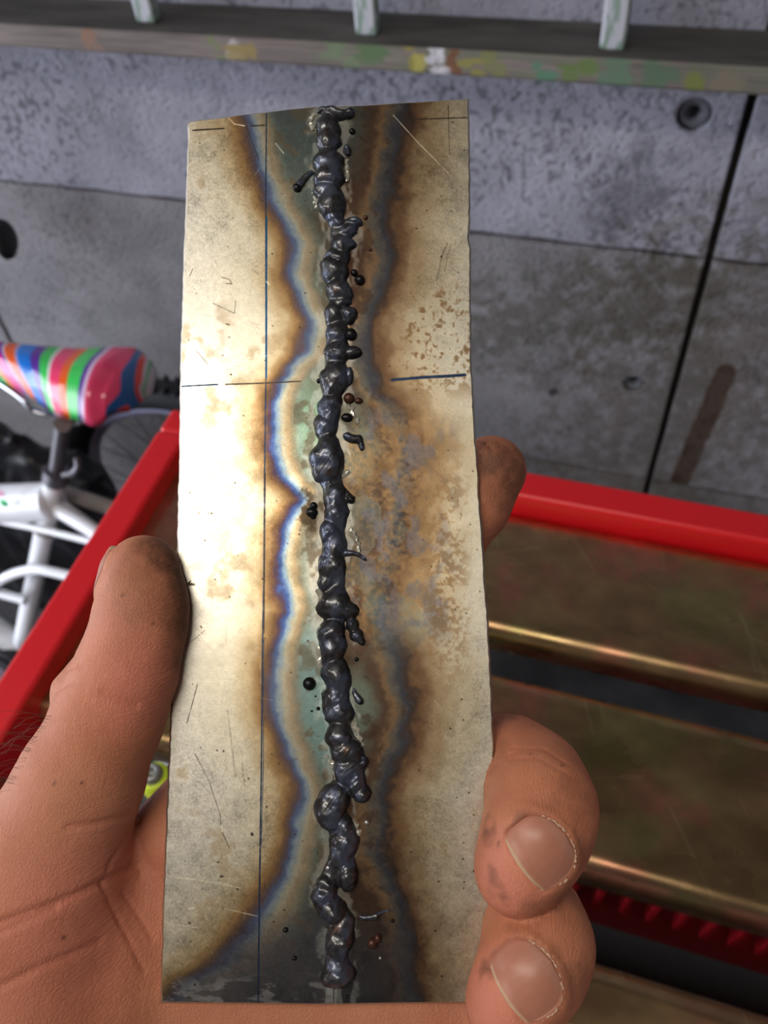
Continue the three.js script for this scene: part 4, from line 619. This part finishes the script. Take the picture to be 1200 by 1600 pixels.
    for (const b of beds) { const rx = x - b.c.x, ry = y - b.c.y, rz = z - b.c.z; if (rx * rx + ry * ry + rz * rz > 0.0002) continue; const a = (rx * b.t.x + ry * b.t.y + rz * b.t.z) / (b.len / 2), q = (rx * b.w.x + ry * b.w.y + rz * b.w.z) / (b.wid / 2);
      const f = a < 0 ? Math.sqrt(Math.pow(-a, 2.4) + q * q) : Math.max(Math.abs(q) / nailSide(Math.min(a, 1)), a); const side = 1 - sstep(0.55, 0.95, a);
      dep -= 0.00045 * (1 - sstep(0.94, 1.02, f)); dep += 0.0005 * side * sstep(0.98, 1.07, f) * (1 - sstep(1.1, 1.5, f)); if (side > 0 && f > 0.95 && f < 1.12) { const e = side * 0.35 * (1 - Math.abs(f - 1.03) / 0.09); if (e > 0) c = [lerp(c[0], 110, e), lerp(c[1], 62, e), lerp(c[2], 46, e)]; } }
    for (const [p3, dp, w, lo3, hi3] of lines) { let best = 1; if (x < lo3.x || x > hi3.x || y < lo3.y || y > hi3.y) continue; for (const q of p3) { const d2 = (x - q.x) ** 2 + (y - q.y) ** 2 + (z - q.z) ** 2; if (d2 < best) best = d2; } if (best < 9 * w * w) { const e = Math.exp(-best / (w * w)); dep -= dp * e; c = [lerp(c[0], 176, 0.2 * e), lerp(c[1], 100, 0.2 * e), lerp(c[2], 80, 0.2 * e)]; } }
    dirt = Math.min(dirt, 0.92); c = [lerp(c[0], 72, dirt), lerp(c[1], 46, dirt), lerp(c[2], 35, dirt)];
    for (const [q, r] of moles) { const d2 = (x - q.x) ** 2 + (y - q.y) ** 2 + (z - q.z) ** 2; if (d2 < r * r * 4) { const m = 0.8 * Math.exp(-d2 / (r * r)); c = [lerp(c[0], 60, m), lerp(c[1], 34, m), lerp(c[2], 26, m)]; } }
    col[3 * i] = s2l(c[0]); col[3 * i + 1] = s2l(c[1]); col[3 * i + 2] = s2l(c[2]); move[i] = dep;
    uv[2 * i] = (x + 0.5 * z) / 0.024; uv[2 * i + 1] = (y + 0.4 * z) / 0.024;
  }
  for (let i = 0; i < P.count; i++) P.setXYZ(i, P.getX(i) + Nn.getX(i) * move[i], P.getY(i) + Nn.getY(i) * move[i], P.getZ(i) + Nn.getZ(i) * move[i]);
  g.computeVertexNormals(); g.setAttribute('color', new THREE.BufferAttribute(col, 3)); g.setAttribute('uv', new THREE.BufferAttribute(uv, 2));
  // fine skin relief: short crossing furrows, tileable
  const cells = []; { const rs = rng(9); for (let k = 0; k < 900; k++) cells.push([rs(), rs()]); }
  const gridN = 24, bins = Array.from({ length: gridN * gridN }, () => []); cells.forEach((c, i) => bins[Math.floor(c[1] * gridN) * gridN + Math.floor(c[0] * gridN)].push(i));
  const skinBump = texture(512, 512, (i, j) => { const u = i / 512, v = j / 512, bi = Math.floor(u * gridN), bj = Math.floor(v * gridN); let a = 9, b = 9; for (let dj = -2; dj <= 2; dj++) for (let di = -2; di <= 2; di++) for (const k of bins[((bj + dj + gridN) % gridN) * gridN + (bi + di + gridN) % gridN]) { let dx = Math.abs(cells[k][0] - u), dy = Math.abs(cells[k][1] - v); dx = Math.min(dx, 1 - dx); dy = Math.min(dy, 1 - dy); const d = Math.sqrt(dx * dx * 1.6 + dy * dy * 0.7); if (d < a) { b = a; a = d; } else if (d < b) b = d; } const q = 120 + 135 * sstep(0, 0.012, b - a); return [q, q, q]; }, false, true);
  part('skin', g, MAT({ vertexColors: true, roughness: 0.56, bumpMap: skinBump, bumpScale: 0.00011, specularIntensity: 0.55, sheen: 0.25, sheenRoughness: 0.5, sheenColor: S(255, 150, 120) }), hand);

  // nails: curved plates laid on the fingers, with a pale free edge
  const nailMat = MAT({ vertexColors: true, roughness: 0.34, specularIntensity: 0.6, side: THREE.DoubleSide }), crust = MAT({ color: S(204, 172, 146), roughness: 0.8 });
  beds.forEach((bd, bi) => {
    const { c, n, t, w, len, wid } = bd, NA = 26, NB = 24, pos = [], colr = [], idx = [];
    const surf = (a, b, off) => { const p = c.clone().addScaledVector(t, a).addScaledVector(w, b).addScaledVector(n, 0.006); for (let k = 0; k < 60; k++) { const s = base(p.x, p.y, p.z); if (s < 0.00003) break; p.addScaledVector(n, -s * 0.9); if (p.clone().sub(c).dot(n) < -0.006) break; } return p.addScaledVector(n, off); };
    for (const [off, side] of [[bi === 2 ? 0.0006 : 0.00008, 0], [-0.0006, 1]]) for (let i = 0; i <= NA; i++) for (let j = 0; j <= NB; j++) {
      const a = -1 + 2 * i / NA, u = -1 + 2 * j / NB, b = u * nailSide(a), lift = 0.0003 * sstep(0.6, 1, a), dome = 0.0003 * (1 - u * u), tip = a > 0 ? -0.0007 * u * u * a : 0;
      const p = surf(a * len / 2 + tip, b * wid / 2, off + (side ? 0 : lift + dome)); pos.push(p.x, p.y, p.z);
      const e = sstep(0.88, 0.94, a), l = sstep(-0.5, -0.75, a), k = noise(j * 1.3, i * 0.25, 5), cc = [lerp(168, 186, e) + 8 * k, lerp(lerp(112, 158, e), 126, l * 0.5) + 6 * k, lerp(lerp(92, 126, e), 110, l * 0.5) + 6 * k]; colr.push(s2l(cc[0]), s2l(cc[1]), s2l(cc[2]));
    }
    const W = NB + 1, K = (NA + 1) * W; for (let i = 0; i < NA; i++) for (let j = 0; j < NB; j++) { const a = i * W + j; idx.push(a, a + 1, a + W, a + 1, a + W + 1, a + W); const b = K + a; idx.push(b, b + W, b + 1, b + 1, b + W, b + W + 1); }
    for (let j = 0; j < NB; j++) { const a = NA * W + j; idx.push(a, a + 1, K + a, a + 1, K + a + 1, K + a); }
    for (let i = 0; i < NA; i++) for (const j of [0, NB]) { const a = i * W + j; idx.push(a, a + W, K + a, a + W, K + a + W, K + a); }
    const gg = new THREE.BufferGeometry(); gg.setAttribute('position', new THREE.Float32BufferAttribute(pos, 3)); gg.setAttribute('color', new THREE.Float32BufferAttribute(colr, 3)); gg.setIndex(idx); gg.computeVertexNormals();
    part('nail', gg, nailMat, hand, ['short pinkish nail of the middle finger', 'short pinkish nail of the ring finger', 'thumb nail seen edge on'][bi]);
    if (bi < 2) { // dry cuticle: ragged pale flakes round the root
      const rs = rng(40 + bi), fl = []; for (let k = 0; k < 30; k++) { const th = lerp(-0.9, 1.75, rs()), ca = -Math.cos(th) * 1.05, sb = Math.sin(th) * 1.05, p = surf(ca * len / 2, sb * wid / 2, 0.0005), q = surf(-Math.cos(th + 0.09) * 1.06 * len / 2, Math.sin(th + 0.09) * 1.06 * wid / 2, 0.00055), m2 = p.clone().lerp(q, 0.5).add(V((rs() - 0.5) * 0.0003, (rs() - 0.5) * 0.0003, 0.0001)); fl.push(tube([p, m2, q], 0.00008 + rs() * 0.00012, 5, 5)); }
      part('cuticle', mergeGeometries(fl), crust, hand, 'dry flaky cuticle');
    }
  });
  // fine hairs on the outside of the thumb base
  const rs = rng(31), hairs = [];
  for (let k = 0; k < 30; k++) { const py = 1110 + rs() * 130, ed = lerp(80, 8, (py - 1105) / 135), p = hit(ed + 2 + rs() * 5, py); if (!p) continue; const n = grad(p), a = V(-0.5 - rs() * 0.4, -0.5 + rs() * 0.9, 0.3 * rs()).normalize(), L = 0.003 + rs() * 0.005, b = p.clone().addScaledVector(n, L * 0.4).addScaledVector(a, L * 0.5), c = b.clone().addScaledVector(a, L * 0.6).addScaledVector(V(0, -1, 0), L * 0.3); hairs.push(tube([p, b, c], 0.000035, 6, 3)); }
  if (hairs.length) { const h = part('hair', mergeGeometries(hairs), MAT({ color: S(104, 76, 60), roughness: 0.6 }), hand, 'fine dark hairs'); h.userData.kind = 'stuff'; }
}
renderer.render(scene, camera);
